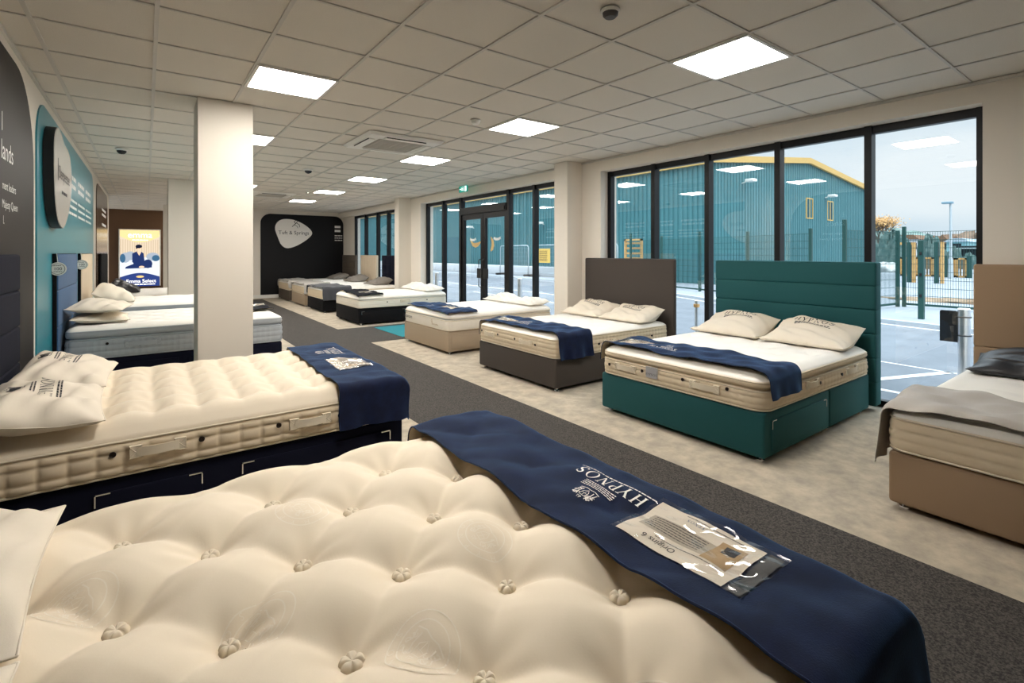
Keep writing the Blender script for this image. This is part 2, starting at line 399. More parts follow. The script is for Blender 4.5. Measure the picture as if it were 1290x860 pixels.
def pillow(label, b, x, y, wy, dx, h, m='linen', lean=.05, yaw=0, group=None, seed=0, prt=None, n=(34, 46), zoff=0):
    """a filled case lying on mattress b, centred at local (x, y)"""
    zt = b.T+b.A+.006+zoff; nu, nv = n
    u = np.sin(np.linspace(-PI/2, PI/2, nu)); v = np.sin(np.linspace(-PI/2, PI/2, nv)); U, V = np.meshgrid(u, v, indexing='ij')
    r = random.Random(seed); ph = [r.uniform(0, 6) for _ in range(8)]
    def pt(U, V, up):
        X = dx/2*U*(1-.07*np.cos(PI/2*V)); Y = wy/2*V*(1-.045*np.cos(PI/2*U))
        pr = np.maximum(1-np.abs(U)**2.4, 0)**.62*np.maximum(1-np.abs(V)**3, 0)**.62
        rim = .02+lean*np.clip((.3-U)/1.3, 0, 1)**1.3
        wr = .010*np.sin(9*U*V+ph[0]+3*V)+.008*np.sin(7*V+5*U+ph[1])*np.abs(V)+.006*np.sin(13*U-6*V+ph[2])+.012*np.abs(U*V)*np.sin(11*np.arctan2(V, U+1e-6)+ph[3])
        if up: Z = rim+h*pr*(1+.15*np.sin(2.2*V+ph[4]))*(1-.2*U)*.85+wr*pr**.5
        else: Z = rim-np.minimum(rim-.002, (.02+lean)*pr*1.3)
        return X, Y, Z
    Xt, Yt, Zt = pt(U, V, True); Xb, Yb, Zb = pt(U, V, False)
    mb = MB(); mb.grid(np.stack([Xt, Yt, Zt], 2)); o = len(mb.v); mp = {}
    for i in range(nu):
        for j in range(nv):
            if i in (0, nu-1) or j in (0, nv-1): mp[i, j] = i*nv+j
            else: mp[i, j] = len(mb.v); mb.v.append((Xb[i, j], Yb[i, j], Zb[i, j]))
    for i in range(nu-1):
        for j in range(nv-1): mb.f.append((mp[i, j], mp[i, j+1], mp[i+1, j+1], mp[i+1, j])); mb.m.append(0)
    ob = mb.build('pillow', M[m], smooth=True); tag(ob, label, 'pillow', group)
    ob.location = place(b, x, y, zt); ob.rotation_euler = (0, 0, b.rz+yaw)
    rimP = [(i, 0) for i in range(nu)]+[(nu-1, j) for j in range(1, nv)]+[(i, nv-1) for i in range(nu-2, -1, -1)]+[(0, j) for j in range(nv-2, 0, -1)]
    MB().tube([(Xt[i, j], Yt[i, j], Zt[i, j]) for i, j in rimP], .003, 4, True).build('seam', M[m], ob, smooth=True)
    if prt:
        k, uo, vo = prt
        q = MB()
        def fn(a, c):
            uu, vv = uo-c/(dx/2), vo+a/(wy/2)
            X, Y, Z = pt(np.array(uu), np.array(vv), True); return (float(X), float(Y), float(Z)+.0025)
        put(q, hypnos(.052*k), fn); put(q, crest(.085*k, 0, .135*k, 3, True), fn); put(q, lines2(-.13*k, .13*k, [-.022*k, -.034*k], .007*k), fn); put(q, lines2(-.07*k, .07*k, [.068*k, .08*k], .006*k), fn)
        q.build('printed_crest', M['ink'], ob)
    return ob

def runner(label, b, xa, xb, dl, dr, m='navy', name='bed_runner', cat='bed runner', prt=None, card=None, group=None, seed=0, na=26, nb=100, wav=1., hem=True, under='lining', lift=0, skew=0, conform=False):
    hx, hy, R, g = b.L/2, b.W/2, .06, .03
    r = random.Random(seed); ph = [r.uniform(0, 6) for _ in range(9)]
    def fold(t, half):
        sg = np.sign(t); q = np.abs(t)-(half-R); arc = R*PI/2
        pos = np.where(q < 0, np.abs(t), np.where(q < arc, half-R+R*np.sin(np.clip(q, 0, arc)/R), half))
        dr_ = np.where(q < 0, 0, np.where(q < arc, R*(1-np.cos(np.clip(q, 0, arc)/R)), R+q-arc)); return sg*pos, dr_
    def P(a, c):
        a = np.asarray(a, float)+skew*np.asarray(c, float); c = np.asarray(c, float)
        x, da = fold(a, hx+g); y, dc = fold(c, hy+g)
        wv = (wav*.55 if conform else wav)*(.007*np.sin(c*7+a*9+ph[0])+.006*np.sin(c*13-a*11+ph[1])+.004*np.sin(c*29+a*17+ph[2])+.003*np.sin(a*37+ph[3]+c*5)+(.012 if conform else .021))
        flat = np.exp(-(dc+da)/.05)
        hang = np.clip((dc-R)/.15, 0, 1.5)
        base = b.T+b.A
        if conform:     # cloth resting on the puffs: the highest mattress point within a hand's width
            base = 0
            for rr in (0, .03, .06):
                for t_ in np.linspace(0, 2*PI, 9)[:-1]:
                    base = np.maximum(base, b.top(np.clip(x+rr*math.cos(t_), -hx+.11, hx-.11), np.clip(y+rr*math.sin(t_), -hy+.11, hy-.11)))
            base = .4*base+.6*(b.T+b.A)+.002
        z = base+.005+lift+wv*flat-dc-np.maximum(da-.012*np.clip(dc/.05, 0, 1), 0)
        y = y+np.sign(c)*hang*(.018+.010*np.sin(a*19+ph[4])+.006*np.sin(a*41+ph[5]))
        x = x+hang*.02*np.sin(c*9+ph[6])*.5
        return x, y, z
    aa = np.linspace(xa, xb, na); cc = np.linspace(-(hy+dl), hy+dr, nb); Aa, Cc = np.meshgrid(aa, cc, indexing='ij')
    G = np.stack(P(Aa, Cc), 2)
    Nn = np.cross(np.gradient(G, axis=0), np.gradient(G, axis=1)); Nn /= np.linalg.norm(Nn, axis=2, keepdims=True)+1e-12
    if Nn[na//2, nb//2, 2] < 0: Nn = -Nn
    o3 = np.array([0, 0, b.T])
    G = G-o3; B = G-Nn*.0045; mb = MB(); mb.grid(G, 0); nG = len(mb.v); mb.grid(B, 1, True)
    rim = [(i, 0) for i in range(na)]+[(na-1, j) for j in range(1, nb)]+[(i, nb-1) for i in range(na-2, -1, -1)]+[(0, j) for j in range(nb-2, 0, -1)]
    ids = [i*nb+j for i, j in rim]; K = len(ids)
    for k in range(K): mb.f.append((ids[k], ids[(k+1) % K], nG+ids[(k+1) % K], nG+ids[k])); mb.m.append(0)
    ob = mb.build(name, [M[m], M[under]], smooth=True, angle=60); tag(ob, label, cat, group)
    ob.location = place(b, 0, 0, b.T); ob.rotation_euler = (0, 0, b.rz)
    if hem: MB().tube([tuple(G[i, j]-Nn[i, j]*.002) for i, j in rim], .0035, 5, True).build('hem', M[m], ob, smooth=True)
    def fn(x0, y0, off):
        def f(u, v):
            x, y, z = P(x0-v-skew*(y0+u), y0+u); return (float(x), float(y), float(z)-b.T+off)
        return f
    if prt:
        x0, y0, k = prt; q = MB(); f = fn(x0, y0, .0048)
        put(q, hypnos(.047*k), f); put(q, lines2(-.15*k, .15*k, [-.014*k], .005*k), f); put(q, lines2(-.06*k, .06*k, [.058*k, .066*k, .074*k, .082*k], .0035*k), f); put(q, crest(.065*k, 0, .122*k), f)
        q.build('woven_emblem', M['print'], ob)
    if card:
        x0, y0, wu, wv_, body = card
        def patch(mb, u0, u1, v0, v1, off, m=0, n=14, amp=0):
            f = fn(x0, y0, off)
            A1 = np.array([[np.array(f(u, v))+np.array([0, 0, amp*(math.sin(u*61+3*math.sin(v*40))+math.sin(v*83+u*35))]) for v in np.linspace(v0, v1, n)] for u in np.linspace(u0, u1, n)]); mb.grid(A1, m)
        q = MB(); patch(q, -wu/2, wu/2, -wv_/2, wv_/2, .0085, 0, 26, .0014); sl = q.build('clear_sleeve', M['sleeve'], ob, smooth=True)
        sl['label'] = 'clear glossy plastic pocket'
        q = MB(); W_, H_ = wu*.84, wv_*.9; ox = wu*.06
        U0, U1, V0, V1 = ox-W_/2, ox+W_/2, -H_/2, H_/2
        patch(q, U0, U1, V0, V1, .0034, 0)
        patch(q, U0+W_*.08, U0+W_*.92, V0+H_*.33, V0+H_*.68, .0040, 1)
        patch(q, U0+W_*.08, U0+W_*.30, V0+H_*.2, V0+H_*.72, .0044, 2)
        patch(q, U0+W_*.12, U0+W_*.24, V0+H_*.26, V0+H_*.42, .0048, 4)
        if body: put(q, merge2([text2d(body, .028*wu/.38)], U0+W_*.62, V0+H_*.82), fn(x0, y0, .0046), 4)
        put(q, hypnos(.012*wu/.38, U0+W_*.55, V0+H_*.14), fn(x0, y0, .0046), 3)
        put(q, lines2(U0+W_*.36, U0+W_*.88, [V0+H_*t for t in (.36, .41, .46, .51, .56, .61)], .0035*wu/.38), fn(x0, y0, .0046), 4)
        put(q, lines2(U0+W_*.1, U0+W_*.7, [V0+H_*t for t in (.07, .76)], .003*wu/.38), fn(x0, y0, .0046), 4)
        q.build('information_card', [M['card'], M['card_grey'], M['card_gold'], M['card_blue'], M['ink']], sl)
        if wu > .3:
            q = MB(); patch(q, -wu/2+.01, -wu/2+.045, -wv_/2+.01, wv_/2-.012, .0036); q.build('backing_card', M['black'], sl)
    return ob

def divan(label, cx, cy, rz, L, W, zt, m, head=None, drawers=(), split=None, group=None, name='divan_base', trims=True, edge=False):
    root = thing(name, label, 'bed base', (cx, cy, 0), rz, group); hx, hy = L/2, W/2; z0 = .035
    for a, c in ([(-hx, split-.004), (split+.004, hx)] if split is not None else [(-hx, hx)]):
        MB().box(a, c, -hy, hy, z0, zt, .02, 3).build('upholstered_box', M[m], root, smooth=True, angle=50)
    xs = [-hx+.1, hx-.07]+([split-.06, split+.06] if split is not None else [])
    for x in xs:
        for y in (-hy+.06, hy-.06):
            q = MB(); q.cyl((x, y, 0), (x, y, .012), .03, .028, 16); q.cyl((x, y, .012), (x, y, z0+.006), .014, .014, 12); q.build('castor', M['chrome'], root, smooth=True, angle=40)
    for side, x0, x1 in drawers:
        sg = -1 if side == 'y-' else 1; ya, yb = sorted((sg*(hy-.01), sg*(hy+.009)))
        d = MB().box(x0, x1, ya, yb, .075, zt-.06, .006, 2).build('drawer_front', M[m], root, smooth=True, angle=50)
        yq = sg*(hy+.0095)
        for xx, dr_ in ((x0, 1), (x1, -1)):
            if not trims: break
            q = MB(); za = zt-.062
            q.box(min(xx, xx+dr_*.06), max(xx, xx+dr_*.06), min(yq-.002, yq+.002), max(yq-.002, yq+.002), za-.006, za)
            q.box(min(xx, xx+dr_*.006), max(xx, xx+dr_*.006), min(yq-.002, yq+.002), max(yq-.002, yq+.002), za-.06, za)
            t = q.build('corner_trim', M['chrome'], d); t['label'] = 'chrome corner trim'
    if head:
        kind, hw, ztop, th, hm, n = head; x1 = -hx-.035; x0 = x1-th; yo = 0
        if isinstance(hw, tuple): hw, yo = hw
        q = MB(); zb = .05
        if kind == 'plain': q.box(x0, x1, yo-hw/2, yo+hw/2, zb, ztop, .022, 4)
        elif kind == 'horizontal':
            q.box(x0, x1-.012, yo-hw/2+.002, yo+hw/2-.002, zb, ztop-.004, .01, 2); hh = (ztop-zb)/n
            for k in range(n): q.box(x0+.004, x1, yo-hw/2, yo+hw/2, zb+k*hh, zb+(k+1)*hh, .016, 3)
        elif kind == 'vertical':
            q.box(x0, x1-.012, yo-hw/2+.002, yo+hw/2-.002, zb, ztop-.004, .01, 2); ww = hw/n
            for k in range(n): q.box(x0+.004, x1, yo-hw/2+k*ww, yo-hw/2+(k+1)*ww, zb, ztop, .016, 3)
        elif kind == 'blocks':
            q.box(x0, x1-.014, yo-hw/2+.002, yo+hw/2-.002, zb, ztop-.004, .01, 2); ww = hw/n; hh = (ztop-zb)/5
            for k in range(n):
                for l_ in range(5): q.box(x0+.004, x1, yo-hw/2+k*ww, yo-hw/2+(k+1)*ww, zb+l_*hh, zb+(l_+1)*hh, .018, 3)
        h = q.build('headboard', M[hm], root, smooth=True, angle=50)
        if edge: MB().box(x0-.002, x1-.01, yo-hw/2-.012, yo+hw/2+.012, zb, ztop+.004, .006, 2).build('headboard_border', M['black_fab'], root, smooth=True, angle=50)
    return root
MED = [(.46, .93, .2), (.77, 1.17, -.1), (.39, 1.62, .1), (-.13, 1.53, .3), (.2, 1.22, .2), (.73, .58, 0)]
M['damask'] = mat('damask_weave', S(241, 230, 211), .55, sheen=.3)
# ------------------------------------------------------------------ the beds
A_ = lambda x, y: True
# left row, heads against the left wall
L1 = mattress('nearest cream mattress with deep button tufts filling the foreground', .38, 1.225, .36, 0, 2.0, 1.70, .212,
    ('diamond', .2, .2, -.235, .405), .092, 230, 190, e=.05, rows=(0, .28, .72, 1), cell=.1, Q=.014, buttons=A_, brad=.025)
divan('navy bed base almost hidden beneath the nearest tufted mattress', .38, 1.225, 0, 1.98, 1.68, .36, 'navy_base', head=('plain', 1.70, 1.44, .045, 'navy_base', 1))
pillow('cream pillow at left picture edge on nearest mattress, farther from the bottom corner', L1, -.79, .42, .69, .43, .10, seed=4, lean=.05)
pillow('cream pillow whose corner peeks in at the bottom left on nearest mattress', L1, -.785, -.29, .69, .43, .10, seed=5, lean=.05)
for k, (x, y, a) in enumerate(MED):
    q = MB(); ca, sa = math.cos(a), math.sin(a)
    def fn(u, v):
        X, Y = x-.38-v*ca-u*sa, y-1.225+u*ca-v*sa
        return (X, Y, float(L1.top(np.array(X), np.array(Y)))+.0012)
    put(q, ring(0, 0, .078, .078, .003, .003, n=40), fn); put(q, ring(0, 0, .056, .056, .003, .003, n=36), fn); put(q, crest(.075, 0, 0, 5+k), fn)
    for j, ch in enumerate('HYPNOS'):
        t_ = PI*.95-j*PI*.9/5; vv, ff = text2d(ch, .02)
        put(q, ([(u*math.sin(t_)+(v+.061)*math.cos(t_), -u*math.cos(t_)+(v+.061)*math.sin(t_)) for u, v in vv], ff), fn)
    q.build('woven_medallion', M['damask'], L1.root)
runner('large navy velour bed runner with white crest across the nearest mattress', L1, .585, 1.045, .26, .16, prt=(.875, -.10, 1.08), card=(.795, -.455, .38, .24, 'Origins 6'), na=40, nb=170, seed=1, wav=1.15, conform=True)

L2 = mattress('cream tufted mattress with stitched handles behind the foreground bed', .38, 3.79, .37, 0, 1.97, 1.5, .21,
    ('grid', .205, .245, .06, .0), .056, 190, 140, e=.035, rows=(0, .27, .73, 1), cell=.1, Q=.02, buttons=False,
    handles=[('y-', -.33, .115, .23), ('y-', .39, .1, .23)], vents=[('y-', -.507, .12), ('y-', -.148, .115), ('y-', .22, .11), ('y-', .56, .1)])
divan('dark navy bed base with two drawers outlined by chrome corners', .37, 3.79, 0, 1.98, 1.48, .37, 'navy_base', head=('horizontal', (1.62, -.12), 1.44, .045, 'navy_base', 6), drawers=[('y-', -.567, -.131), ('y-', .05, .90)])
pillow('front printed cream pillow on the mattress behind the foreground bed', L2, -.775, -.43, .74, .44, .135, seed=2, prt=(1.05, .1, .12), lean=.06, yaw=.06)
pillow('rear printed cream pillow on the mattress behind the foreground bed', L2, -.775, .36, .74, .44, .135, seed=9, prt=(1.0, .1, .1), lean=.06, yaw=-.04)
runner('navy bed runner hanging down the side of the second cream mattress', L2, .575, 1.04, .26, .12, prt=(.88, .33, 1.1), card=(.80, -.2, .38, .24, 'Origins 6'), seed=3, na=34, nb=130, skew=.02, conform=True)

L3 = mattress('ivory pillow top mattress with grey quilted border beside the white pillar', .345, 7.2, .385, 0, 1.95, 1.5, .305,
    ('diamond', .16, .19, 0, 0), .032, 100, 80, e=.02, w=.05, topper=(.07, .01), rows=(0, .33, .66, 1), cell=.055, Q=.012, m_top='ivory', m_side='grey_side', m_topper='grey_side', pip='grey_side',
    vents=[('y-', -.66, .15), ('y-', .28, .15)], handles=[('y-', -.37, .13, .3)], labels=[('y-', -.37, .115, 'Sleepeezee', .055, 'ink', 1)])
divan('navy bed base with drawers below the grey bordered pillow top mattress', .345, 7.2, 0, 1.95, 1.5, .385, 'navy_base', head=('horizontal', (1.62, -.09), 1.44, .04, 'blue_fab', 4), edge=True, drawers=[('y-', -.8, -.06), ('y-', .02, .85)], trims=False)
pillow('lower of two stacked cream pillows before the blue headboard', L3, -.735, -.28, .74, .48, .06, seed=12, lean=.03, yaw=.05)
pillow('upper of two stacked cream pillows before the blue headboard', L3, -.73, -.25, .74, .46, .085, seed=13, zoff=.105, lean=.03, yaw=-.12, prt=None)
runner('small black bed runner on foot corner of mattress beyond the white pillar', L3, .70, .95, -.36, -.1, m='black_throw', card=(.86, .15, .26, .16, None), seed=5, na=16, nb=50)

L4 = mattress('ivory mattress with grey border in front of cream channelled headboard', .345, 9.25, .42, 0, 1.95, 1.5, .31,
    ('diamond', .2, .22, 0, 0), .03, 60, 50, e=.02, w=.05, topper=(.07, .01), rows=(0, .33, .66, 1), cell=.06, Q=.009, m_top='ivory', m_side='grey_side', m_topper='grey_side', pip='grey_side')
divan('dark bed base below cream headboard with vertical channels', .345, 9.25, 0, 1.95, 1.5, .42, 'black_fab', head=('vertical', (1.6, 0), 1.44, .04, 'stone_fab', 9), edge=True)
pillow('cream pillow propped before the cream channelled headboard', L4, -.70, -.30, .72, .46, .19, seed=16, lean=.12)
L5 = mattress('cream lit mattress in front of the glowing poster wall', .345, 12.75, .40, 0, 1.95, 1.5, .26,
    ('grid', .25, .25, 0, 0), .02, 50, 40, rows=(0, .5, 1), cell=.1, Q=.006, m_top='ivory', m_side='ivory_side')
divan('black bed base beneath the cream mattress nearest the glowing poster', .345, 12.75, 0, 1.95, 1.5, .40, 'black_fab', head=('plain', (1.9, .1), 1.44, .04, 'black_fab', 1))
pillow('glossy black pillow before the tall black headboard at left wall', L5, -.66, -.35, .72, .45, .2, m='dark_pillow', seed=17, lean=.16)

# right row, heads against the windows
R1 = mattress('ivory mattress with a plain border at the right picture edge', 4.36, .25, .33, PI, 1.9, 1.5, .235,
    ('grid', .3, .3, 0, 0), .02, 90, 70, rows=(0, .33, .66, 1), cell=.16, Q=.007, m_top='ivory', m_side='cream_side')
divan('beige bed base with tall headboard cropped by the right edge', 4.36, .25, PI, 1.9, 1.5, .325, 'beige_fab', head=('horizontal', 1.5, 1.36, .06, 'beige_fab', 2))
pillow('glossy black pillow on the bed at right picture edge', R1, -.62, -.33, .7, .46, .13, m='dark_pillow', seed=21, lean=.06)
runner('silver grey throw over the foot of the bed at right edge', R1, .42, .965, .33, .2, m='grey_throw', name='bed_throw', cat='throw', seed=8, na=34, nb=120, wav=1.4, under='grey_throw', skew=-.015)

R2 = mattress('thick cream pillow top mattress on the teal bed base', 4.345, 2.445, .35, PI, 1.91, 1.5, .222,
    ('diamond', .19, .19, 0, 0), .032, 130, 100, e=.018, w=.05, topper=(.05, .01), rows=(0, .3, .7, 1), cell=.062, Q=.011, m_topper='cream_side', m_top='ivory', m_side='cream_side', r=.1,
    handles=[('x+', -.455, .092, .23), ('x+', .31, .092, .25), ('y+', .255, .1, .22), ('y+', -.50, .1, .25)],
    vents=[('x+', -.636, .09), ('x+', -.27, .1), ('x+', .123, .108), ('x+', .491, .115), ('y+', .115, .085), ('y+', -.3, .09)])
q = MB()
for i in (0,): q.prism([(-.225, .06), (-.115, .06), (-.115, .15), (-.225, .15)], lambda u, v, t: R2.sp('x+', u, v, t), .006, .022)
q.build('silver_label', mat('satin_label', S(178, 178, 182), .4, sheen=.3), R2.root)
put(MB(), hypnos(.02, -.17, .08), lambda u, v: R2.sp('x+', u, v, .023)).build('label_print', M['ink'], R2.root)
divan('teal upholstered bed base with horizontally banded teal headboard', 4.345, 2.445, PI, 1.91, 1.5, .35, 'teal_fab', head=('horizontal', 1.58, 1.365, .14, 'teal_fab', 6), drawers=[('y+', -.02, .86)], split=-.10)
pillow('printed cream pillow before teal headboard, on the window side of the pair', R2, -.66, -.375, .72, .50, .13, seed=31, prt=(1.25, -.25, .08), lean=.13)
pillow('printed cream pillow before teal headboard, nearer the picture front', R2, -.66, .375, .72, .50, .13, seed=32, prt=(1.25, -.25, .0), lean=.13)
runner('navy bed runner laid over the mattress on the teal base', R2, .47, .925, .16, .17, prt=(.80, -.2, 1.0), card=(.72, -.55, .34, .2, 'Origins 6'), seed=11, na=30, nb=120)

R3 = mattress('cream mattress with small quilted border on charcoal bed base', 4.36, 4.59, .34, PI, 1.9, 1.46, .22,
    ('diamond', .2, .2, .05, 0), .026, 120, 90, e=.018, w=.05, rows=(0, .22, .5, .78, 1), cell=.058, Q=.011, m_top='ivory', m_side='cream_side', r=.09,
    handles=[('x+', -.47, .115, .2), ('x+', .25, .115, .22), ('y+', .15, .1, .2)],
    vents=[('x+', -.64, .135), ('x+', -.29, .13), ('x+', .05, .125), ('x+', .42, .11), ('y+', .0, .1), ('y+', .32, .1), ('y+', -.6, .1)])
divan('charcoal upholstered bed base with tall plain charcoal headboard', 4.36, 4.59, PI, 1.9, 1.46, .34, 'char_fab', head=('plain', 1.58, 1.375, .06, 'char_fab', 1))
pillow('printed cream pillow by the charcoal headboard, next to the white pier', R3, -.66, -.365, .70, .48, .12, seed=41, prt=(1.2, -.25, .05), lean=.12)
pillow('printed cream pillow by the charcoal headboard, next to the bed edge', R3, -.66, .365, .70, .48, .12, seed=42, prt=(1.2, -.25, .0), lean=.12)
runner('navy bed runner hanging over the corner of the mattress on charcoal base', R3, .44, .925, .18, .26, prt=(.80, -.05, 1.0), card=(.72, -.48, .36, .2, 'Origins 6'), seed=13, na=30, nb=120)

R4 = mattress('smooth ivory mattress lettered on its end, on a taupe base', 4.42, 6.93, .33, PI, 1.95, 1.5, .238,
    ('plain', .2, .2, 0, 0), .016, 80, 60, topper=(.03, .004), rows=(0, 1), cell=.03, Q=.0035, m_top='ivory', m_side='ivory_side', r=.1, piping=True,
    labels=[('x+', -.56, .075, 'Sleepeezee', .075, 'ink', 1)])
q = MB()
put(q, merge2([stroke([(.0, .0), (.02, .05), (.0, .08), (-.02, .06), (.0, .03), (.03, .0), (.05, .02), (.06, .0), (.08, .025), (.09, .0), (.11, .02), (.13, .0), (.15, .02), (.2, .005)], .008)]), lambda u, v: R4.sp('x+', .27+u, .05+v, .014))
q.build('gold_script', M['card_gold'], R4.root)
divan('taupe bed base with side drawer, without any headboard', 4.42, 6.93, PI, 1.95, 1.48, .33, 'taupe_fab', drawers=[('y+', .0, .92)], trims=False)
pillow('plain white pillow at the taupe bed head, on its door side', R4, -.76, -.36, .69, .42, .10, m='linen_white', seed=51, lean=.03)
pillow('plain white pillow at the taupe bed head, on its near side', R4, -.76, .36, .69, .42, .10, m='linen_white', seed=52, lean=.03)
runner('navy bed runner with pointed corner on the smooth ivory mattress', R4, .45, .955, -.02, .01, m='navy', prt=(.86, -.2, 1.0), card=(.66, .22, .4, .2, None), seed=15, skew=.05)

R5 = mattress('white mattress with fine quilted border on black base beside entrance', 4.39, 10.47, .34, PI, 1.98, 1.48, .24,
    ('plain', .2, .2, 0, 0), .016, 70, 50, topper=(.035, .004), rows=(0, .33, .66, 1), cell=.045, Q=.005, m_top='ivory', m_side='ivory_side', vents=[('y+', .4, .1), ('y+', -.5, .1)], handles=[('y+', 0, .1, .22)])
divan('black bed base with wide drawer standing beside the entrance mat', 4.39, 10.47, PI, 1.98, 1.46, .34, 'black_fab', drawers=[('y+', .0, .93)])
pillow('white pillow by entrance doors on the black based bed, window side', R5, -.74, -.36, .69, .44, .12, m='linen_white', seed=61, lean=.03)
pillow('white pillow by entrance doors on the black based bed, door side', R5, -.74, .36, .69, .44, .12, m='linen_white', seed=62, lean=.03)
runner('black bed runner with white card near the entrance bed foot', R5, .42, .955, .02, .01, m='black_throw', card=(.66, .2, .36, .22, None), seed=17, skew=.08)

def far(key, cy, base, hb, kind, n, thr, dr, labs, hw=1.3):
    b = mattress(labs[0], 4.41, cy, .33, PI, 1.98, 1.42, .25, ('plain', .2, .2, 0, 0), .016, 50, 40, rows=(0, .5, 1), cell=.07, Q=.005, m_top='ivory', m_side='cream_side')
    divan(labs[1], 4.41, cy, PI, 1.98, 1.4, .33, base, head=(kind, hw, 1.38, .08, hb, n))
    pillow(labs[2], b, -.66, .0, .9, .5, .15, m='grey_pillow', seed=int(cy*7), lean=.1, n=(22, 30))
    runner(labs[3], b, .3, 1.005, .2, dr, m=thr, name='bed_throw', cat='throw', seed=int(cy), under=thr, na=24, nb=60)
    return b
far('a', 13.0, 'black_fab', 'navy_base', 'blocks', 4, 'charcoal_throw', .3, ['ivory mattress under a charcoal throw, third from the back wall', 'black bed base third from the back wall, navy headboard', 'grey pillow before the dark navy headboard by the window', 'charcoal throw hanging over the side of a far bed'])
far('b', 14.75, 'taupe_fab', 'stone_fab', 'vertical', 6, 'grey_throw', .25, ['ivory mattress in front of the stone channelled headboard', 'taupe bed base with stone channelled headboard, second from back wall', 'grey pillow before the stone channelled headboard', 'pale grey throw on the second bed from the back wall'])
far('c', 16.55, 'brown_fab', 'brown_fab', 'horizontal', 6, 'grey_throw', .2, ['ivory mattress on the bed closest to the black back wall', 'dark brown bed base and headboard closest to black wall', 'grey pillow before the dark brown headboard', 'pale grey throw on the bed closest to the black wall'])

# round price tags hanging from the headboard corners on the left wall
for k, (y, z, lab) in enumerate([(6.27, 1.3, 'round white tag hanging from the blue headboard corner'), (8.41, 1.3, 'round white tag hanging from the cream channelled headboard corner')]):
    t = thing('hanging_tag', lab, 'tag', (-.665, y, z), 0, 'round tags on the headboards')
    q = MB(); q.cyl((0, -.008, 0), (0, .0, 0), .062, .062, 28); q.build('disc', M['white'], t, smooth=True, angle=40)
    q = MB(); q.tube([(.05*math.cos(a), -.0085, .05*math.sin(a)) for a in np.linspace(0, 2*PI, 25)[:-1]], .0018, 4, True)
    put(q, text2d('100', .04), lambda u, v: (u, -.0095, v-.012)); put(q, lines2(-.03, .03, [.028, -.028], .005), lambda u, v: (u, -.0095, v)); q.build('printed_number', M['ink'], t)
    MB().tube([(0, -.004, .06), (-.004, .0, .1), (-.01, .012, .146)], .003, 5).build('ribbon', M['white'], t)
# ------------------------------------------------------------------ the room
XL, XR, YB, YF, H = -.72, 5.41, 17.45, -4.0, 2.83
XW = 5.57     # window plane
fl = MB().box(XL-.3, 5.75, YF-.2, 20.2, -.12, 0).build('floor', M['carpet']); struct(fl)
struct(MB().box(1.86, 2.92, YF, 17.1, 0, .004).build('floor.001', M['runner']))
struct(MB().box(2.92, 5.62, 7.8, 9.5, 0, .004).build('floor.002', M['runner']))
struct(MB().box(3.55, 5.5, 7.98, 9.3, .004, .009).build('floor.003', M['teal_mat']))
ce = MB().box(-3, 5.9, YF-.2, 20.3, H+.009, H+.1).build('ceiling', M['tile']); struct(ce)
g = MB()
xs = [-.55+.6*k for k in range(-4, 10)]; ys = [1.62+.6*k for k in range(-10, 32)]
for x in xs: g.box(x-.012, x+.012, YF, 20.2, H, H+.009)
for y in ys: g.box(-3, XR, y-.009, y+.009, H+.001, H+.009)
struct(g.build('ceiling_grid', M['tee']))
struct(MB().box(XL-.2, XL, YF, 15.3, 0, H+.009).build('wall_left', M['wall']))
struct(MB().box(XL-.2, 6, YF-.2, YF, 0, H+.009).build('wall_rear', M['wall_brown']))
struct(MB().box(.40, 6.0, YB, YB+.25, 0, H+.009).build('wall_back', M['wall']))
struct(MB().box(-3, 6.0, 20, 20.2, 0, H+.009).build('wall_alcove', M['wall_brown']))
struct(MB().box(-3.1, -2.9, 15.1, 20.2, 0, H+.009).build('wall_alcove_left', M['wall']))
struct(MB().box(-3, XL-.2, 15.1, 15.3, 0, H+.009).build('wall_alcove_front', M['wall']))
struct(MB().box(2.6, 2.8, YB+.25, 20, 0, H+.009).build('wall_alcove_right', M['wall']))
# right wall: bulkhead, piers
struct(MB().box(XR, 5.75, YF, YB, 2.66, H+.009).build('wall_right_bulkhead', M['wall']))
for k, (a, c, x) in enumerate([(YF, .955, XR), (5.115, 6.0, XR), (11.09, 12.3, XR), (16.3, YB, XW)]):
    struct(MB().box(x, 5.75, a, c, 0, 2.66).build('wall_right' if k == 0 else 'wall_right.%03d' % k, M['wall']))
for k, (x0, x1, y0, y1) in enumerate([(.367, .808, 5.18, 5.62), (.33, .745, 11.18, 11.6), (5.10, XR, 5.5, 5.8), (5.08, XR, 11.64, 11.9)]):
    struct(MB().box(x0, x1, y0, y1, 0, H+.004, .004, 1).build('wall_column' if k == 0 else 'wall_column.%03d' % k, M['wall']))
struct(MB().box(.42, 5.56, YB-.018, YB, 0, .11, .004, 1).build('baseboard_back', M['white']))
struct(MB().box(XL, XL+.018, YF, 15.3, 0, .11, .004, 1).build('baseboard_left', M['white']))
struct(MB().box(XL-.0, XL+.02, YF, 15.3, H-.022, H).build('trim_1', M['tee']))
struct(MB().box(XR-.02, XR, YF, YB, H-.022, H).build('trim_2', M['tee']))

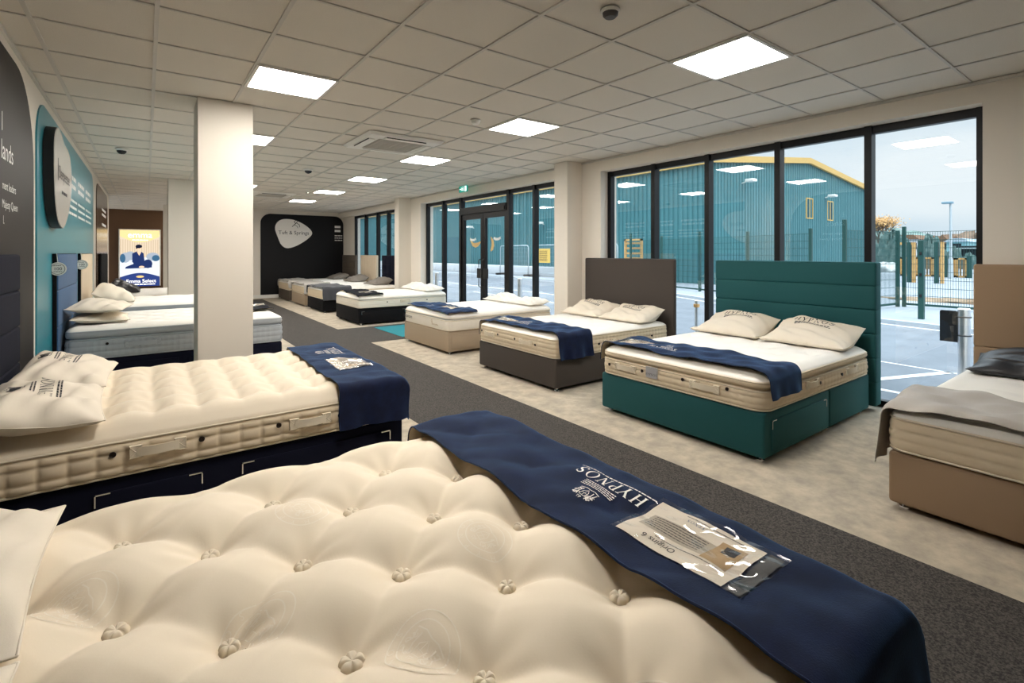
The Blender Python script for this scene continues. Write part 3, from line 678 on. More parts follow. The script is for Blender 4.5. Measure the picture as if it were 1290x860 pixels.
def window(name, ys, ztop, label=None):
    """ys: frame, mullions, frame; one pane between each"""
    r = bpy.data.objects.new(name, None); C.objects.link(r); r.location = (XW, ys[0], 0); struct(r); y0 = ys[0]
    q = MB()
    q.box(0, .07, 0, ys[-1]-y0, .0, .06); q.box(0, .07, 0, ys[-1]-y0, ztop-.075, ztop)
    q.box(-.012, .07, 0, .065, 0, ztop); q.box(-.012, .07, ys[-1]-y0-.065, ys[-1]-y0, 0, ztop)
    q.build('window_frame', M['alu'], r)
    for y in ys[1:-1]:
        MB().box(-.03, .075, y-y0-.03, y-y0+.03, .0, ztop).build('mullion', M['alu'], r)
        MB().box(-.028, -.022, y-y0+.008, y-y0+.018, .06, ztop-.07).build('mullion_groove', M['chrome'], r) if False else None
    for a, c in zip(ys[:-1], ys[1:]):
        MB().box(.03, .036, a-y0+.02, c-y0-.02, .05, ztop-.06).build('glass_pane', M['glass'], r)
    return r
window('window_1', [.955, 1.785, 2.63, 3.475, 4.28, 5.115], 2.66)
window('window_3', [12.3, 13.5, 14.3, 15.3, 16.3], 2.66)
# window 2 flanks and crowns the double door
w2 = bpy.data.objects.new('window_2', None); C.objects.link(w2); w2.location = (XW, 6.0, 0); struct(w2)
q = MB(); y0 = 6.0; zt = 2.66
for a, c in ((6.0, 7.6), (9.46, 11.09)):
    q.box(0, .07, a-y0, c-y0, 0, .06)
q.box(0, .07, 0, 11.09-y0, zt-.075, zt)
for a in (6.0, 11.025): q.box(-.012, .07, a-y0, a-y0+.065, 0, zt)
q.build('window_frame', M['alu'], w2)
for y in (6.86, 10.22): MB().box(-.03, .075, y-y0-.03, y-y0+.03, 0, zt).build('mullion', M['alu'], w2)
for a, c, z0 in ((6.0, 6.86, .05), (6.86, 7.6, .05), (9.46, 10.22, .05), (10.22, 11.09, .05), (7.66, 9.4, 2.42)):
    MB().box(.03, .036, a-y0+.02, c-y0-.02, z0, zt-.06).build('glass_pane', M['glass'], w2)
d1 = bpy.data.objects.new('door_1', None); C.objects.link(d1); d1.location = (XW, 7.6, 0); struct(d1)
q = MB(); q.box(-.03, .075, 0, .085, 0, zt); q.box(-.03, .075, 1.775, 1.86, 0, zt); q.box(-.045, .075, .085, 1.775, 2.27, 2.42); q.box(-.06, .0, .12, 1.74, 2.29, 2.36)
q.build('door_frame', M['alu'], d1)
for k, (a, c) in enumerate(((.09, .925), (.935, 1.77))):
    q = MB(); st = .085
    q.box(-.01, .05, a, a+st, .01, 2.265); q.box(-.01, .05, c-st, c, .01, 2.265); q.box(-.01, .05, a+st, c-st, .01, .14); q.box(-.01, .05, a+st, c-st, 2.16, 2.265)
    lf = q.build('door_leaf', M['alu'], d1)
    MB().box(.02, .026, a+st-.01, c-st+.01, .13, 2.17).build('glass_pane', M['glass'], lf)
    yy = (c-st-.09, c-st+.09) if k == 0 else (a+st-.09, a+st+.09)
    yy = (c-.20, c-.02) if k == 0 else (a+.02, a+.20)
    MB().box(-.03, -.01, yy[0], yy[1], .93, 1.13, .004, 1).build('push_plate', M['black'], lf)
    q = MB(); my = c-.06 if k == 0 else a+.06; q.tube([(-.03, my, .75), (-.07, my, .77), (-.07, my, 1.3), (-.03, my, 1.32)], .012, 8); q.build('pull_handle', M['black'], lf, smooth=True)
# golden swoosh stickers with white lettering on the door glass
for k, (yc, sg) in enumerate(((8.86, 1), (8.12, -1))):
    t = thing('window_sticker', ['golden curved sticker with white lettering on left door leaf', 'golden curved sticker with white lettering on right door leaf'][k], 'sticker', (XW+.0185, yc, 1.65), 0, 'golden stickers on the entrance doors')
    pts = [(.2, .07), (.1, -.02), (0, -.04), (-.1, -.02), (-.2, .03)] if k == 0 else [(.16, .12), (.1, .03), (.09, -.05), (.12, -.12), (.17, -.16)]
    q = MB(); put(q, stroke(pts, lambda u: .03+.07*math.sin(PI*u)), lambda u, v: (0, u, v)); q.build('swoosh', mat('gold_vinyl' + str(k), S(214, 178, 118), .5), t)
    q = MB(); put(q, stroke([(-.12, .1), (-.05, .075), (.05, .075), (.12, .1)], .05), lambda u, v: (-.001, u+(.1 if k == 0 else -.06), v)); q.build('white_lettering', M['print'], t)

# ceiling lights
lit = []
def light(x, y, label, group='square ceiling light panels'):
    if not lit:
        t = thing('ceiling_light', label, 'ceiling light', (x, y, H), 0, group)
        q = MB()
        for a in ((-.297, -.275, -.297, .297), (.275, .297, -.297, .297), (-.275, .275, -.297, -.275), (-.275, .275, .275, .297)): q.box(a[0], a[1], a[2], a[3], -.006, .005)
        q.build('frame', M['white'], t); MB().box(-.276, .276, -.276, .276, -.003, .004).build('diffuser', M['light'], t); lit.append(t)
    else: t = dup(lit[0], (x, y, H), label, group)
    return t
light(3.35, 1.92, 'largest square ceiling light, at upper right above the teal bed')
light(.95, 4.32, 'square ceiling light left of centre, next to the white pillar top')
light(3.35, 4.32, 'square ceiling light in the middle, right of the air conditioner')
light(.95, 6.72, 'square ceiling light half hidden by the white pillar')
light(3.35, 6.72, 'square ceiling light just beyond the nearer air conditioner')
light(3.35, 9.12, 'square ceiling light fourth from the front in the right row')
light(3.35, 11.52, 'square ceiling light next to last towards the back wall')
light(3.35, 13.92, 'square ceiling light nearest the black back wall')
light(1.55, 11.52, 'small far ceiling light just right of the white pillar')
for x, y in ((.95, 1.92), (.95, 9.12), (.95, 13.92), (1.55, 18.7)):  # first shows as a reflection; the rest are added unseen to brighten the room
    light(x, y, 'unseen square ceiling light, one of a set mostly added for fill', 'ceiling lights out of the picture')

# air conditioning cassettes
def cassette(x, y, label):
    t = thing('air_conditioner', label, 'air conditioner', (x, y, H), 0, 'ceiling air conditioning cassettes')
    q = MB(); a = .475; c = .30; z = -.035
    o = [(-a, -a), (a, -a), (a, a), (-a, a)]; i = [(-c, -c), (c, -c), (c, c), (-c, c)]; m_ = [(-a+.03, -a+.03), (a-.03, -a+.03), (a-.03, a-.03), (-a+.03, a-.03)]
    V = [(p[0], p[1], -.001) for p in o]+[(p[0], p[1], z) for p in m_]+[(p[0], p[1], z-.006) for p in i]+[(p[0], p[1], -.002) for p in i]
    F = []
    for k in range(4):
        n = (k+1) % 4; F += [(k, n, 4+n, 4+k), (4+k, 4+n, 8+n, 8+k), (8+k, 8+n, 12+n, 12+k)]
    q.add(V, F); q.build('fascia', M['white'], t)
    for k in range(4):
        ca, sa = math.cos(k*PI/2), math.sin(k*PI/2); f = lambda u, v, w: (ca*u-sa*v, sa*u+ca*v, w)
        MB().prism([(-.26, .335), (.26, .335), (.26, .405), (-.26, .405)], f, z-.012, z-.001).build('louvre', M['white'], t)
        MB().prism([(-.25, .40), (.25, .40), (.25, .412), (-.25, .412)], f, z-.0115, z+.001).build('air_slot', M['black'], t)
    q = MB(); q.box(-c, c, -c, c, -.008, -.002, m=1)
    for k in range(15): yy = -c+.02+k*.04; q.box(-c, c, yy-.009, yy+.009, z-.002, z+.006)
    for k in range(5): xx = -c+.06+k*.12; q.box(xx-.004, xx+.004, -c, c, z-.001, z+.008)
    q.build('intake_grille', [mat('grille_grey'+label[:3], S(196, 190, 180), .5), M['black']], t)
cassette(2.5, 5.9, 'white square air conditioner cassette set in ceiling tiles, nearer one')
cassette(2.35, 12.7, 'white square air conditioner cassette far down the ceiling')
# detectors and cameras
def lathe(pr, n=24):
    q = MB(); V = []; F = []
    for r_, z in pr:
        for k in range(n): V.append((r_*math.cos(2*PI*k/n), r_*math.sin(2*PI*k/n), z))
    for i in range(len(pr)-1):
        for k in range(n): F.append((i*n+k, i*n+(k+1) % n, (i+1)*n+(k+1) % n, (i+1)*n+k))
    return q.add(V, F)
for k, (x, y, lab) in enumerate([(2.75, 4.36, 'small white smoke detector beside the middle ceiling light'), (2.12, 1.93, 'dark round smoke detector at the top of the picture')]):
    t = thing('smoke_detector', lab, 'smoke detector', (x, y, H), 0, 'ceiling smoke detectors')
    mm = M['white'] if k == 0 else mat('grey_plastic', S(70, 68, 66), .5)
    lathe([(.001, 0), (.052, 0), (.055, -.008), (.05, -.018), (.046, -.02)]).build('base', M['white'], t, smooth=True, angle=40)
    lathe([(.044, -.018), (.042, -.034), (.03, -.046), (.001, -.048)]).build('sensor_cap', mm, t, smooth=True, angle=40)
t = thing('dome_camera', 'small dome camera on the ceiling above the aisle', 'security camera', (2.15, 8.56, H))
lathe([(.001, 0), (.075, 0), (.075, -.02), (.06, -.03)]).build('housing', M['white'], t, smooth=True, angle=40)
lathe([(.058, -.028), (.052, -.05), (.03, -.07), (.001, -.076)]).build('dome', mat('smoked_dome', S(60, 62, 70), .1), t, smooth=True)
t = thing('dome_camera', 'dark dome camera on the left ceiling near teal panel', 'security camera', (-.26, 8.34, H))
lathe([(.001, 0), (.07, 0), (.07, -.02), (.055, -.03)]).build('housing', M['white'], t, smooth=True, angle=40)
lathe([(.053, -.028), (.05, -.05), (.03, -.07), (.001, -.076)]).build('dome', M['black'], t, smooth=True)
t = thing('sprinkler', 'tiny ceiling sprinkler head far down the room', 'sprinkler', (2.86, 11.5, H))
lathe([(.001, 0), (.04, 0), (.035, -.01), (.012, -.014), (.01, -.045), (.001, -.046)]).build('body', M['white'], t, smooth=True, angle=40)
lathe([(.001, -.05), (.028, -.05), (.028, -.054), (.001, -.056)]).build('deflector', M['chrome'], t, smooth=True, angle=40)
# exit sign
t = thing('exit_sign', 'green and white exit sign hanging above the entrance doors', 'exit sign', (5.2, 8.7, 2.69))
MB().box(-.012, .012, -.16, .16, 0, .125, .004, 1).build('panel', emission('exit_green', S(30, 140, 120), 1.0), t)
q = MB(); W = lambda u, v: (-.0135, -u, v+.0625)
put(q, merge2([rect(.07, .13, -.05, .05), stroke([(-.13, 0), (-.07, 0)], .014), stroke([(-.07, .03), (-.035, 0), (-.07, -.03)], .012), ring(.0, .035, .012, .012, .012, .012, n=12),
    stroke([(.0, .02), (.0, -.01), (-.02, -.035)], .014), stroke([(.0, -.01), (.02, -.025), (.03, -.045)], .012), stroke([(-.025, .0), (0, .015), (.025, .0)], .01)]), W)
q.build('pictogram', emission('exit_white', (.9, 1, .95, 1), 1.6), t)
q = MB(); q.cyl((0, -.1, .12), (0, -.1, .14), .004); q.cyl((0, .1, .12), (0, .1, .14), .004); q.build('hanger', M['chrome'], t)

# wall graphics
def rrect(x0, x1, y0, y1, r, n=10):
    P = []
    for cx, cy, a0 in ((x1-r, y1-r, 0), (x0+r, y1-r, PI/2), (x0+r, y0, PI), (x1-r, y0, 0)):
        if cy == y0: P.append((x0 if cx < (x0+x1)/2 else x1, y0)); continue
        for k in range(n+1): a = a0+PI/2*k/n; P.append((cx+r*math.cos(a), cy+r*math.sin(a)))
    return P
def spline(pts, n=8):
    P = []; K = len(pts)
    for i in range(K):
        p0, p1, p2, p3 = (np.array(pts[(i+j-1) % K]) for j in range(4))
        for t in np.linspace(0, 1, n, endpoint=False):
            P.append(tuple(.5*((2*p1)+(-p0+p2)*t+(2*p0-5*p1+4*p2-p3)*t*t+(-p0+3*p1-3*p2+p3)*t**3)))
    return P
LW = lambda d: (lambda u, v, t=0: (XL+d+t, u, v))
M['p_dark'] = mat('brown_black_vinyl', S(34, 28, 25), .5, spec=.15)
M['p_teal'] = mat('teal_vinyl', S(44, 132, 148), .3)
M['p_black'] = mat('black_vinyl', S(9, 9, 13), .5, spec=.25)
M['p_brown'] = mat('brown_gloss_vinyl', S(74, 54, 38), .2)
def panel(label, y0, y1, z1, r, m, txt):
    t = thing('wall_panel', label, 'wall panel', (0, 0, 0)); t.location = (XL, y0, .112)
    f = lambda u, v, k: (k, u-y0, v-.112)
    MB().prism(rrect(y0, y1, .112, z1, r), f, .0005, .012).build('board', M[m], t)
    q = MB()
    for vf in txt: put(q, vf, lambda u, v: (.0135, u-y0, v-.112))
    if txt: q.build('lettering', M['print'], t)
    return t
def at2(vf, x, y): return merge2([vf], x, y)
panel('brown black wall panel with white lettering at far left edge', -3.9, 5.35, 2.73, .65, 'p_dark',
      [at2(text2d('lands', .17, 'RIGHT'), 4.60, 2.03), at2(text2d('l', .17, 'RIGHT'), 4.30, 2.2), at2(text2d('ment leaders', .075, 'RIGHT'), 4.68, 1.845), at2(text2d('Majesty Queen', .075, 'RIGHT'), 4.74, 1.73), at2(text2d('l.', .075, 'RIGHT'), 4.34, 1.63)])
panel('teal wall panel with white lettering behind the oval sign', 5.5, 10.8, 2.72, .35, 'p_teal',
      [lines2(7.5+k*1.0, 7.5+k*1.0+.75, [2.32-k*.0, 2.22], .05) for k in range(3)]+[lines2(7.5+k*1.0, 7.5+k*1.0+.85, [2.06, 1.98, 1.90], .03) for k in range(3)])
panel('glossy brown wall panel farthest along the left wall', 11.5, 14.6, 2.72, .3, 'p_brown', [lines2(12.8, 14.0, [2.3, 2.2, 2.0], .05)])
def pebble(label, pts, place_fn, mface, th, loc, txts):
    t = thing('pebble_sign', label, 'sign', loc); P = spline(pts)
    MB().prism(P, place_fn, .002, th-.004).build('rim', M['black'], t)
    cx = sum(p[0] for p in P)/len(P); cy = sum(p[1] for p in P)/len(P)
    MB().prism([(cx+(x-cx)*.985, cy+(y-cy)*.985) for x, y in P], place_fn, th-.004, th).build('face', M[mface], t, smooth=False)
    q = MB()
    for vf in txts: put(q, vf, lambda u, v: place_fn(u, v, th+.002))
    q.build('lettering', M['ink'], t); return t
M['silver'] = mat('satin_silver', S(206, 202, 196), .25, coat=.5)
pb = [(5.74, 2.30), (5.78, 2.46), (5.92, 2.56), (6.14, 2.57), (6.42, 2.5), (6.72, 2.48), (6.93, 2.37), (6.99, 2.15), (6.8, 1.9), (6.53, 1.74), (6.28, 1.68), (5.98, 1.74), (5.79, 1.95)]
pebble('tall silver pebble shaped sign on the teal wall panel', [(a-6.3, c-2.1) for a, c in pb], lambda u, v, t: (t, u, v), 'silver', .075, (XL+.0125, 6.3, 2.1),
       [at2(text2d('Sleepeezee', .17), .1, .03), merge2([stroke([(-.33, .0), (-.33, .2)], .04)]), lines2(-.1, .3, [-.1], .03)])
M['board_white'] = mat('white_board', S(240, 236, 230), .45)
bp = [(3.34, 2.25), (3.42, 2.46), (3.62, 2.56), (3.97, 2.53), (4.33, 2.34), (4.50, 2.12), (4.35, 1.91), (4.0, 1.68), (3.71, 1.60), (3.53, 1.71), (3.42, 1.96)]
t = thing('wall_panel', 'black wall panel with rounded top on the back wall', 'wall panel', (2.93, YB, .112))
MB().prism(rrect(0, 2.62, .0, 2.60, .3), lambda u, v, k: (u, -k, v), .0005, .012).build('board', M['p_black'], t)
q = MB()
for vf in (lines2(2.32, 2.52, [2.2, 2.06], .08), lines2(2.32, 2.58, [1.92, 1.84, 1.76], .03)): put(q, vf, lambda u, v: (u, -.0135, v))
q.build('lettering', M['print'], t)
px = lambda x: x-3.9
sprig = merge2([stroke([(-.12, .16), (.02, .3), (.06, .36)], .02), stroke([(.0, .26), (-.06, .33), (.0, .37)], .02), stroke([(.02, .28), (.1, .24), (.12, .15)], .018), stroke([(-.04, .22), (.04, .18), (.06, .12)], .014)])
pebble('white pebble shaped sign reading Tuft & Springs on black wall', [(a-3.9, c-2.1) for a, c in bp], lambda u, v, k: (u, -k, v), 'board_white', .05, (3.9, YB-.0125, 2.1),
       [at2(text2d('Tuft & Springs', .165), .02, -.04), at2(sprig, .08, .05)])

# glowing poster in the alcove
t = thing('lightbox_poster', 'glowing advertising poster with a seated person in blue pyjamas', 'lightbox', (-.155, 19.985, .38))
pw, ph_ = 1.02, 1.80
E_ = lambda n, c, s=1.0: emission('lit_'+n, S(*c), s)
q = MB(); q.box(-pw/2-.03, pw/2+.03, -.085, .0, 0, ph_+.03, .005, 1); q.build('casing', M['white'], t)
def layer(name, polys, col, d, st=1.2):
    q = MB()
    for v, f in polys: q.add([(x, -.085-d, z) for x, z in v], f)
    q.build(name, E_(name, col, st), t)
def ell(cx, cz, rx, rz, n=40, a0=0, a1=2*PI): return quad(*[(cx+rx*math.cos(a0+(a1-a0)*k/n), cz+rz*math.sin(a0+(a1-a0)*k/n)) for k in range(n)])
layer('picture', [rect(-pw/2, pw/2, .0, ph_)], (214, 196, 172), .002, 1.1)
layer('headboard_print', [rect(-pw/2+k*.06, -pw/2+k*.06+.03, .95, 1.5) for k in range(17)], (198, 178, 150), .003, 1.1)
layer('bedding', [rect(-pw/2, pw/2, .32, .92)], (206, 214, 222), .004)
layer('cushions', [ell(-.375, .92, .13, .16), ell(-.25, .98, .13, .14), ell(.33, .95, .17, .13)], (150, 160, 172), .005)
layer('dark_cushions', [ell(-.44, .9, .07, .14), ell(.41, .9, .1, .1)], (56, 92, 120), .006)
layer('skin', [ell(-.03, 1.22, .062, .08), rect(-.055, -.005, 1.08, 1.18), ell(.04, .62, .07, .035), quad((-.08, 1.1), (.03, 1.1), (-.02, .98))], (224, 188, 160), .0075)
layer('pyjamas', [quad((-.19, 1.06), (-.08, 1.12), (-.02, 1.0), (.03, 1.11), (.09, 1.06), (.12, .78), (.3, .7), (.31, .6), (.06, .58), (-.38, .57), (-.36, .63), (-.17, .72)), quad((-.2, 1.05), (-.11, 1.08), (-.1, .8), (.02, .66), (-.03, .6), (-.2, .78)), ell(.2, .72, .12, .14)], (36, 52, 98), .0065, 1.0)
layer('hair', [ell(-.03, 1.28, .085, .06), quad((-.115, 1.27), (-.05, 1.3), (-.075, 1.2), (-.1, 1.2))], (26, 30, 48), .0085, 1.0)
layer('gold_cap', [quad(*([(-pw/2, ph_), (-pw/2, 1.6)]+[(-pw/2+pw*k/20, 1.6-.19*math.sin(PI*k/20)) for k in range(1, 20)]+[(pw/2, 1.6), (pw/2, ph_)]))], (232, 200, 140), .0095, 1.2)
layer('navy_foot', [quad(*([(pw/2, 0), (pw/2, .3)]+[(pw/2-pw*k/20, .3+.13*math.sin(PI*k/20)) for k in range(1, 20)]+[(-pw/2, .3), (-pw/2, 0)]))], (48, 66, 124), .0095, 1.0)
layer('brand_letters', [at2(text2d('emma', .26), 0, 1.56), lines2(-.2, .22, [1.47], .025)], (255, 252, 244), .0115, 1.8)
layer('white_letters', [at2(text2d('Emma Select', .15), .03, .12), lines2(-.35, .4, [.05], .03)], (255, 252, 244), .0115, 1.8)
layer('gold_badge', [ell(.0, .31, .1, .035)], (232, 190, 120), .0115, 1.2)
# ------------------------------------------------------------------ outside the windows
M['asphalt'] = mat('asphalt', S(96, 102, 110), .9, bump=.3, bscale=60, var=S(109, 116, 124), vscale=1.2, detail=8)
M['yard'] = mat('pale_concrete', S(144, 150, 157), .9, bump=.2, bscale=20, var=S(130, 138, 147), vscale=.8, detail=8)
M['kerb'] = mat('kerb_stone', S(170, 178, 186), .9)
M['line'] = mat('road_paint', S(205, 208, 210), .8)
M['clad'] = mat('teal_cladding', S(66, 118, 125), .5, var=S(60, 112, 119), vscale=.4)
M['trim_y'] = mat('yellow_trim', S(196, 160, 92), .6)
M['steel'] = mat('brushed_steel', (.75, .76, .78, 1), .3, metal=1)
M['green'] = mat('fence_green', S(20, 66, 62), .5)
M['timber'] = mat('raw_timber', S(206, 164, 104), .8, var=S(184, 140, 84), vscale=6)
M['galv'] = mat('galvanised', S(190, 200, 206), .4, metal=.4)
M['render_w'] = mat('white_render', S(190, 194, 198), .8)
M['soil'] = mat('brown_soil', S(120, 98, 76), .95, bump=.5, bscale=12, var=S(150, 132, 112), vscale=3)
G = -.02
struct(MB().box(5.75, 165, -60, 140, -.3, G).build('ground', M['asphalt']))
kp = [(10.6, -12), (11.6, -.5), (12.42, 2.52), (13.1, 5.5), (13.9, 8.3), (15.1, 11), (16.4, 15), (17.2, 20), (17.4, 34), (17.6, 60)]
q = MB(); n = len(kp)
v = [(x, y, G+.06) for x, y in kp]+[(135, y, G+.06) for x, y in kp]; q.add(v, [(i, i+1, n+i+1, n+i) for i in range(n-1)])
struct(q.build('ground.001', M['yard']))
q = MB()
for (x0, y0_), (x1, y1_) in zip(kp[:-1], kp[1:]):
    q.prism([(x0-.13, y0_), (x0, y0_), (x1, y1_), (x1-.13, y1_)], lambda u, w, t: (u, w, t), G-.05, G+.07)
struct(q.build('trim_kerb', M['kerb']))
def strip(name, pts, w, m):
    q = MB(); vf = stroke(pts, w); put(q, vf, lambda u, w_: (u, w_, G+.004)); return struct(q.build(name, m))
strip('trim_road_marking', [(x-.42, y) for x, y in kp], .09, M['line'])
strip('trim_road_marking.001', [(8.25, 5.2), (7.92, 1.6), (7.6, -2)], .05, M['line'])
strip('trim_road_marking.002', [(5.9, 2.45), (7.95, 1.7)], .1, M['line'])
strip('trim_road_marking.003', [(6.4, 3.2), (6.3, 0.2)], .09, M['line'])
strip('trim_road_marking.004', [(9.5, 9), (10, 16)], .1, M['line'])
strip('trim_road_marking.005', [(11.5, 12), (12.5, 30)], .1, M['line'])

# big teal shed with shallow gable
bx, by, bx2, by2, ez, rz_ = 20.3, 12.57, 39.4, 62., 5.62, 6.62
t = thing('industrial_building', 'large teal corrugated industrial building with yellow roof edge', 'building', (bx, by, G+.06))
def corr(mb, p0, p1, nrm, ztop, pitch=.26, dep=.06):
    L_ = math.hypot(p1[0]-p0[0], p1[1]-p0[1]); n = int(L_/pitch); pr = []
    for i in range(n):
        for a, d in ((0, 0), (.3, 0), (.42, dep), (.88, dep)): pr.append(((i+a)*pitch, d))
    pr.append((L_, 0)); V = []
    for s_, d in pr:
        k = s_/L_; x = p0[0]+(p1[0]-p0[0])*k+nrm[0]*d; y = p0[1]+(p1[1]-p0[1])*k+nrm[1]*d
        V += [(x, y, 0), (x, y, ztop(k))]
    mb.add(V, [(2*i, 2*i+2, 2*i+3, 2*i+1) for i in range(len(pr)-1)])
W_, Dp = bx2-bx, by2-by
q = MB(); corr(q, (0, 0), (0, Dp), (-1, 0), lambda k: ez); q.build('side_cladding', M['clad'], t)
q = MB(); corr(q, (0, 0), (W_, 0), (0, -1), lambda k: ez+(rz_-ez)*(1-abs(2*k-1))); q.build('gable_cladding', M['clad'], t)
q = MB(); q.box(.02, W_-.02, .02, Dp, 0, ez-.05); q.build('inner_wall', M['clad'], t)
q = MB(); q.add([(-.15, -.2, ez), (W_/2, -.2, rz_), (W_+.15, -.2, ez), (-.15, Dp, ez), (W_/2, Dp, rz_), (W_+.15, Dp, ez), (-.15, -.2, ez+.08), (W_/2, -.2, rz_+.08), (W_+.15, -.2, ez+.08), (-.15, Dp, ez+.08), (W_/2, Dp, rz_+.08), (W_+.15, Dp, ez+.08)],
    [(0, 1, 4, 3), (1, 2, 5, 4), (6, 7, 10, 9), (7, 8, 11, 10), (0, 1, 7, 6), (1, 2, 8, 7), (3, 4, 10, 9), (4, 5, 11, 10), (0, 3, 9, 6), (2, 5, 11, 8)])
q.build('roof', M['galv'], t)
q = MB(); q.box(-.22, -.05, -.22, Dp, ez-.22, ez+.1)
q.add([(-.22, -.24, ez-.2), (W_/2, -.24, rz_-.2), (W_/2, -.24, rz_+.1), (-.22, -.24, ez+.1), (-.22, -.1, ez-.2), (W_/2, -.1, rz_-.2), (W_/2, -.1, rz_+.1), (-.22, -.1, ez+.1)], [(0, 1, 2, 3), (4, 5, 6, 7), (0, 1, 5, 4), (3, 2, 6, 7)])
q.add([(W_+.22, -.24, ez-.2), (W_/2, -.24, rz_-.2), (W_/2, -.24, rz_+.1), (W_+.22, -.24, ez+.1), (W_+.22, -.1, ez-.2), (W_/2, -.1, rz_-.2), (W_/2, -.1, rz_+.1), (W_+.22, -.1, ez+.1)], [(0, 1, 2, 3), (4, 5, 6, 7), (0, 1, 5, 4), (3, 2, 6, 7)])
q.build('roof_trim', M['trim_y'], t)
M['pane_dark'] = mat('dark_pane', S(30, 38, 44), .5, spec=.2)
for x in (30.15, 32.9):
    q = MB(); a, c, z0, z1 = x-bx-.42, x-bx+.42, 3.4, 4.45
    q.box(a, c, -.07, 0, z0-.06, z0); q.box(a, c, -.07, 0, z1, z1+.06); q.box(a, a+.07, -.07, 0, z0, z1); q.box(c-.07, c, -.07, 0, z0, z1); q.box((a+c)/2-.03, (a+c)/2+.03, -.07, 0, z0, z1)
    f = q.build('window', M['trim_y'], t); MB().box(a+.07, c-.07, -.05, -.02, z0, z1).build('pane', M['pane_dark'], f)
def flood(x, y, z, nx, ny):
    q = MB(); q.cyl((x, y, z), (x+nx*.35, y+ny*.35, z+.08), .03, n=8); q.box(x+nx*.45-.2, x+nx*.45+.2, y+ny*.45-.2, y+ny*.45+.2, z+.02, z+.16, .03, 2); q.build('floodlight', M['white'], t, smooth=True, angle=40)
flood(23.0-bx, 0, 4.75, 0, -1); flood(32.2-bx, 0, 4.65, 0, -1); flood(0, 32.3-by, 3.3, -1, 0); flood(0, 24-by, 3.2, -1, 0)
for y in (26.6, 25.8): MB().cyl((-.1, y-by, 0), (-.1, y-by, ez-.2), .05, n=8).build('downpipe', M['clad'], t)
MB().box(-.08, .02, 34.6-by, 37.4-by, 0, 2.7).build('roller_door', mat('dark_teal_door', S(30, 92, 104), .5), t)

# low white blocks along the building foot
pb0 = None
for k in range(11):
    y = 18+k*3.05; lab = ('low white concrete block by the teal building, %s from the near end' % ['nearest', 'second', 'third', 'fourth', 'fifth', 'sixth', 'seventh', 'eighth', 'ninth', 'tenth', 'farthest'][k])
    if pb0 is None:
        pb0 = MB().box(-.3, .3, 0, 3, 0, .58, .05, 2).build('barrier_block', M['render_w'], smooth=True, angle=40); pb0.location = (19.3, y, G+.06); tag(pb0, lab, 'barrier', 'white blocks along the teal building')
    else: dup(pb0, (19.3, y, G+.06), lab)
# bollards on the forecourt
def bollard(x, y, h_, r_, label, plate=False, band=False):
    t = thing('bollard', label, 'bollard', (x, y, G), 0, 'bollards outside the windows')
    MB().cyl((0, 0, 0), (0, 0, h_), r_, n=20).build('post', M['steel'], t, smooth=True, angle=40)
    MB().cyl((0, 0, h_), (0, 0, h_+.012), r_*1.04, r_*.9, n=20).build('cap', M['white'], t, smooth=True, angle=40)
    if plate:
        f = lambda u, v, k: (k, u, v)
        MB().prism(rrect(.05, .20, .5, .84, .02), f, -.02, -.014).build('sign_plate', M['black'], t)
        q = MB()
        for z in (.58, .78): q.tube([(r_*1.05*math.cos(a), r_*1.05*math.sin(a), z) for a in np.linspace(0, 2*PI, 17)[:-1]], .008, 5, True)
        q.build('clamp', M['black'], t)
    if band: MB().cyl((0, 0, h_*.86), (0, 0, h_*.93), r_*1.6, n=16).build('band', M['timber'], t)
bollard(7.1, 1.40, .86, .055, 'steel bollard with black sign plate beside the beige headboard', True)
bollard(7.1, 4.63, .70, .03, 'slim steel post with orange band seen past charcoal headboard', False, True)
bollard(7.1, 9.3, .86, .055, 'steel bollard outside right of the entrance doors')
bollard(7.1, 13.45, .86, .055, 'steel bollard outside left of the entrance doors')

# green wire mesh fence
def fence(label, a, c, zt_, npan, posts, wire=.05):
    t = thing('mesh_fence', label, 'fence', (a[0], a[1], G+.06)); dx, dy = c[0]-a[0], c[1]-a[1]; L_ = math.hypot(dx, dy); ux, uy = dx/L_, dy/L_
    for k in range(npan):
        s0, s1 = L_*k/npan+.04, L_*(k+1)/npan-.04; q = MB(); n = int((s1-s0)/wire)
        for i in range(n+1): s_ = s0+(s1-s0)*i/n; q.box(s_*ux-.003, s_*ux+.003, s_*uy-.003, s_*uy+.003, .1, zt_)
        for z in np.linspace(.1, zt_, 10): q.prism([(s0*ux, s0*uy-.004), (s1*ux, s1*uy-.004), (s1*ux+.006, s1*uy+.004), (s0*ux+.006, s0*uy+.004)], lambda u, w, k_: (u, w, k_), z-.005, z+.005)
        q.prism([(s0*ux, s0*uy-.015), (s1*ux, s1*uy-.015), (s1*ux+.03, s1*uy+.015), (s0*ux+.03, s0*uy+.015)], lambda u, w, k_: (u, w, k_), .05, .1)
        q.build('wire_panel', M['green'], t)
    for s_, h_ in posts: MB().box(s_*L_*ux-.04, s_*L_*ux+.04, s_*L_*uy-.04, s_*L_*uy+.04, 0, h_, .005, 1).build('post', M['green'], t)
fence('green mesh fence running along the yard beyond the road, right section', (15.7, -4), (16.0, 4.34), 1.95, 3, [(0, 2.1), (.333, 2.1), (.667, 2.1), (1, 2.1)])
fence('green mesh fence turning towards the road beside the corner post', (15.9, 4.45), (13.3, 4.75), 1.95, 1, [(0, 2.0), (1, 2.2)])
fence('green mesh fence in front of the teal building', (15.0, 6.2), (17.6, 14.8), 1.95, 4, [(0, 2.1), (.25, 2.1), (.5, 2.2), (.75, 2.1), (1, 2.3)])
t = thing('gate_post', 'dark green gate post standing alone near the kerb', 'gate post', (13.3, 3.31, G+.06))
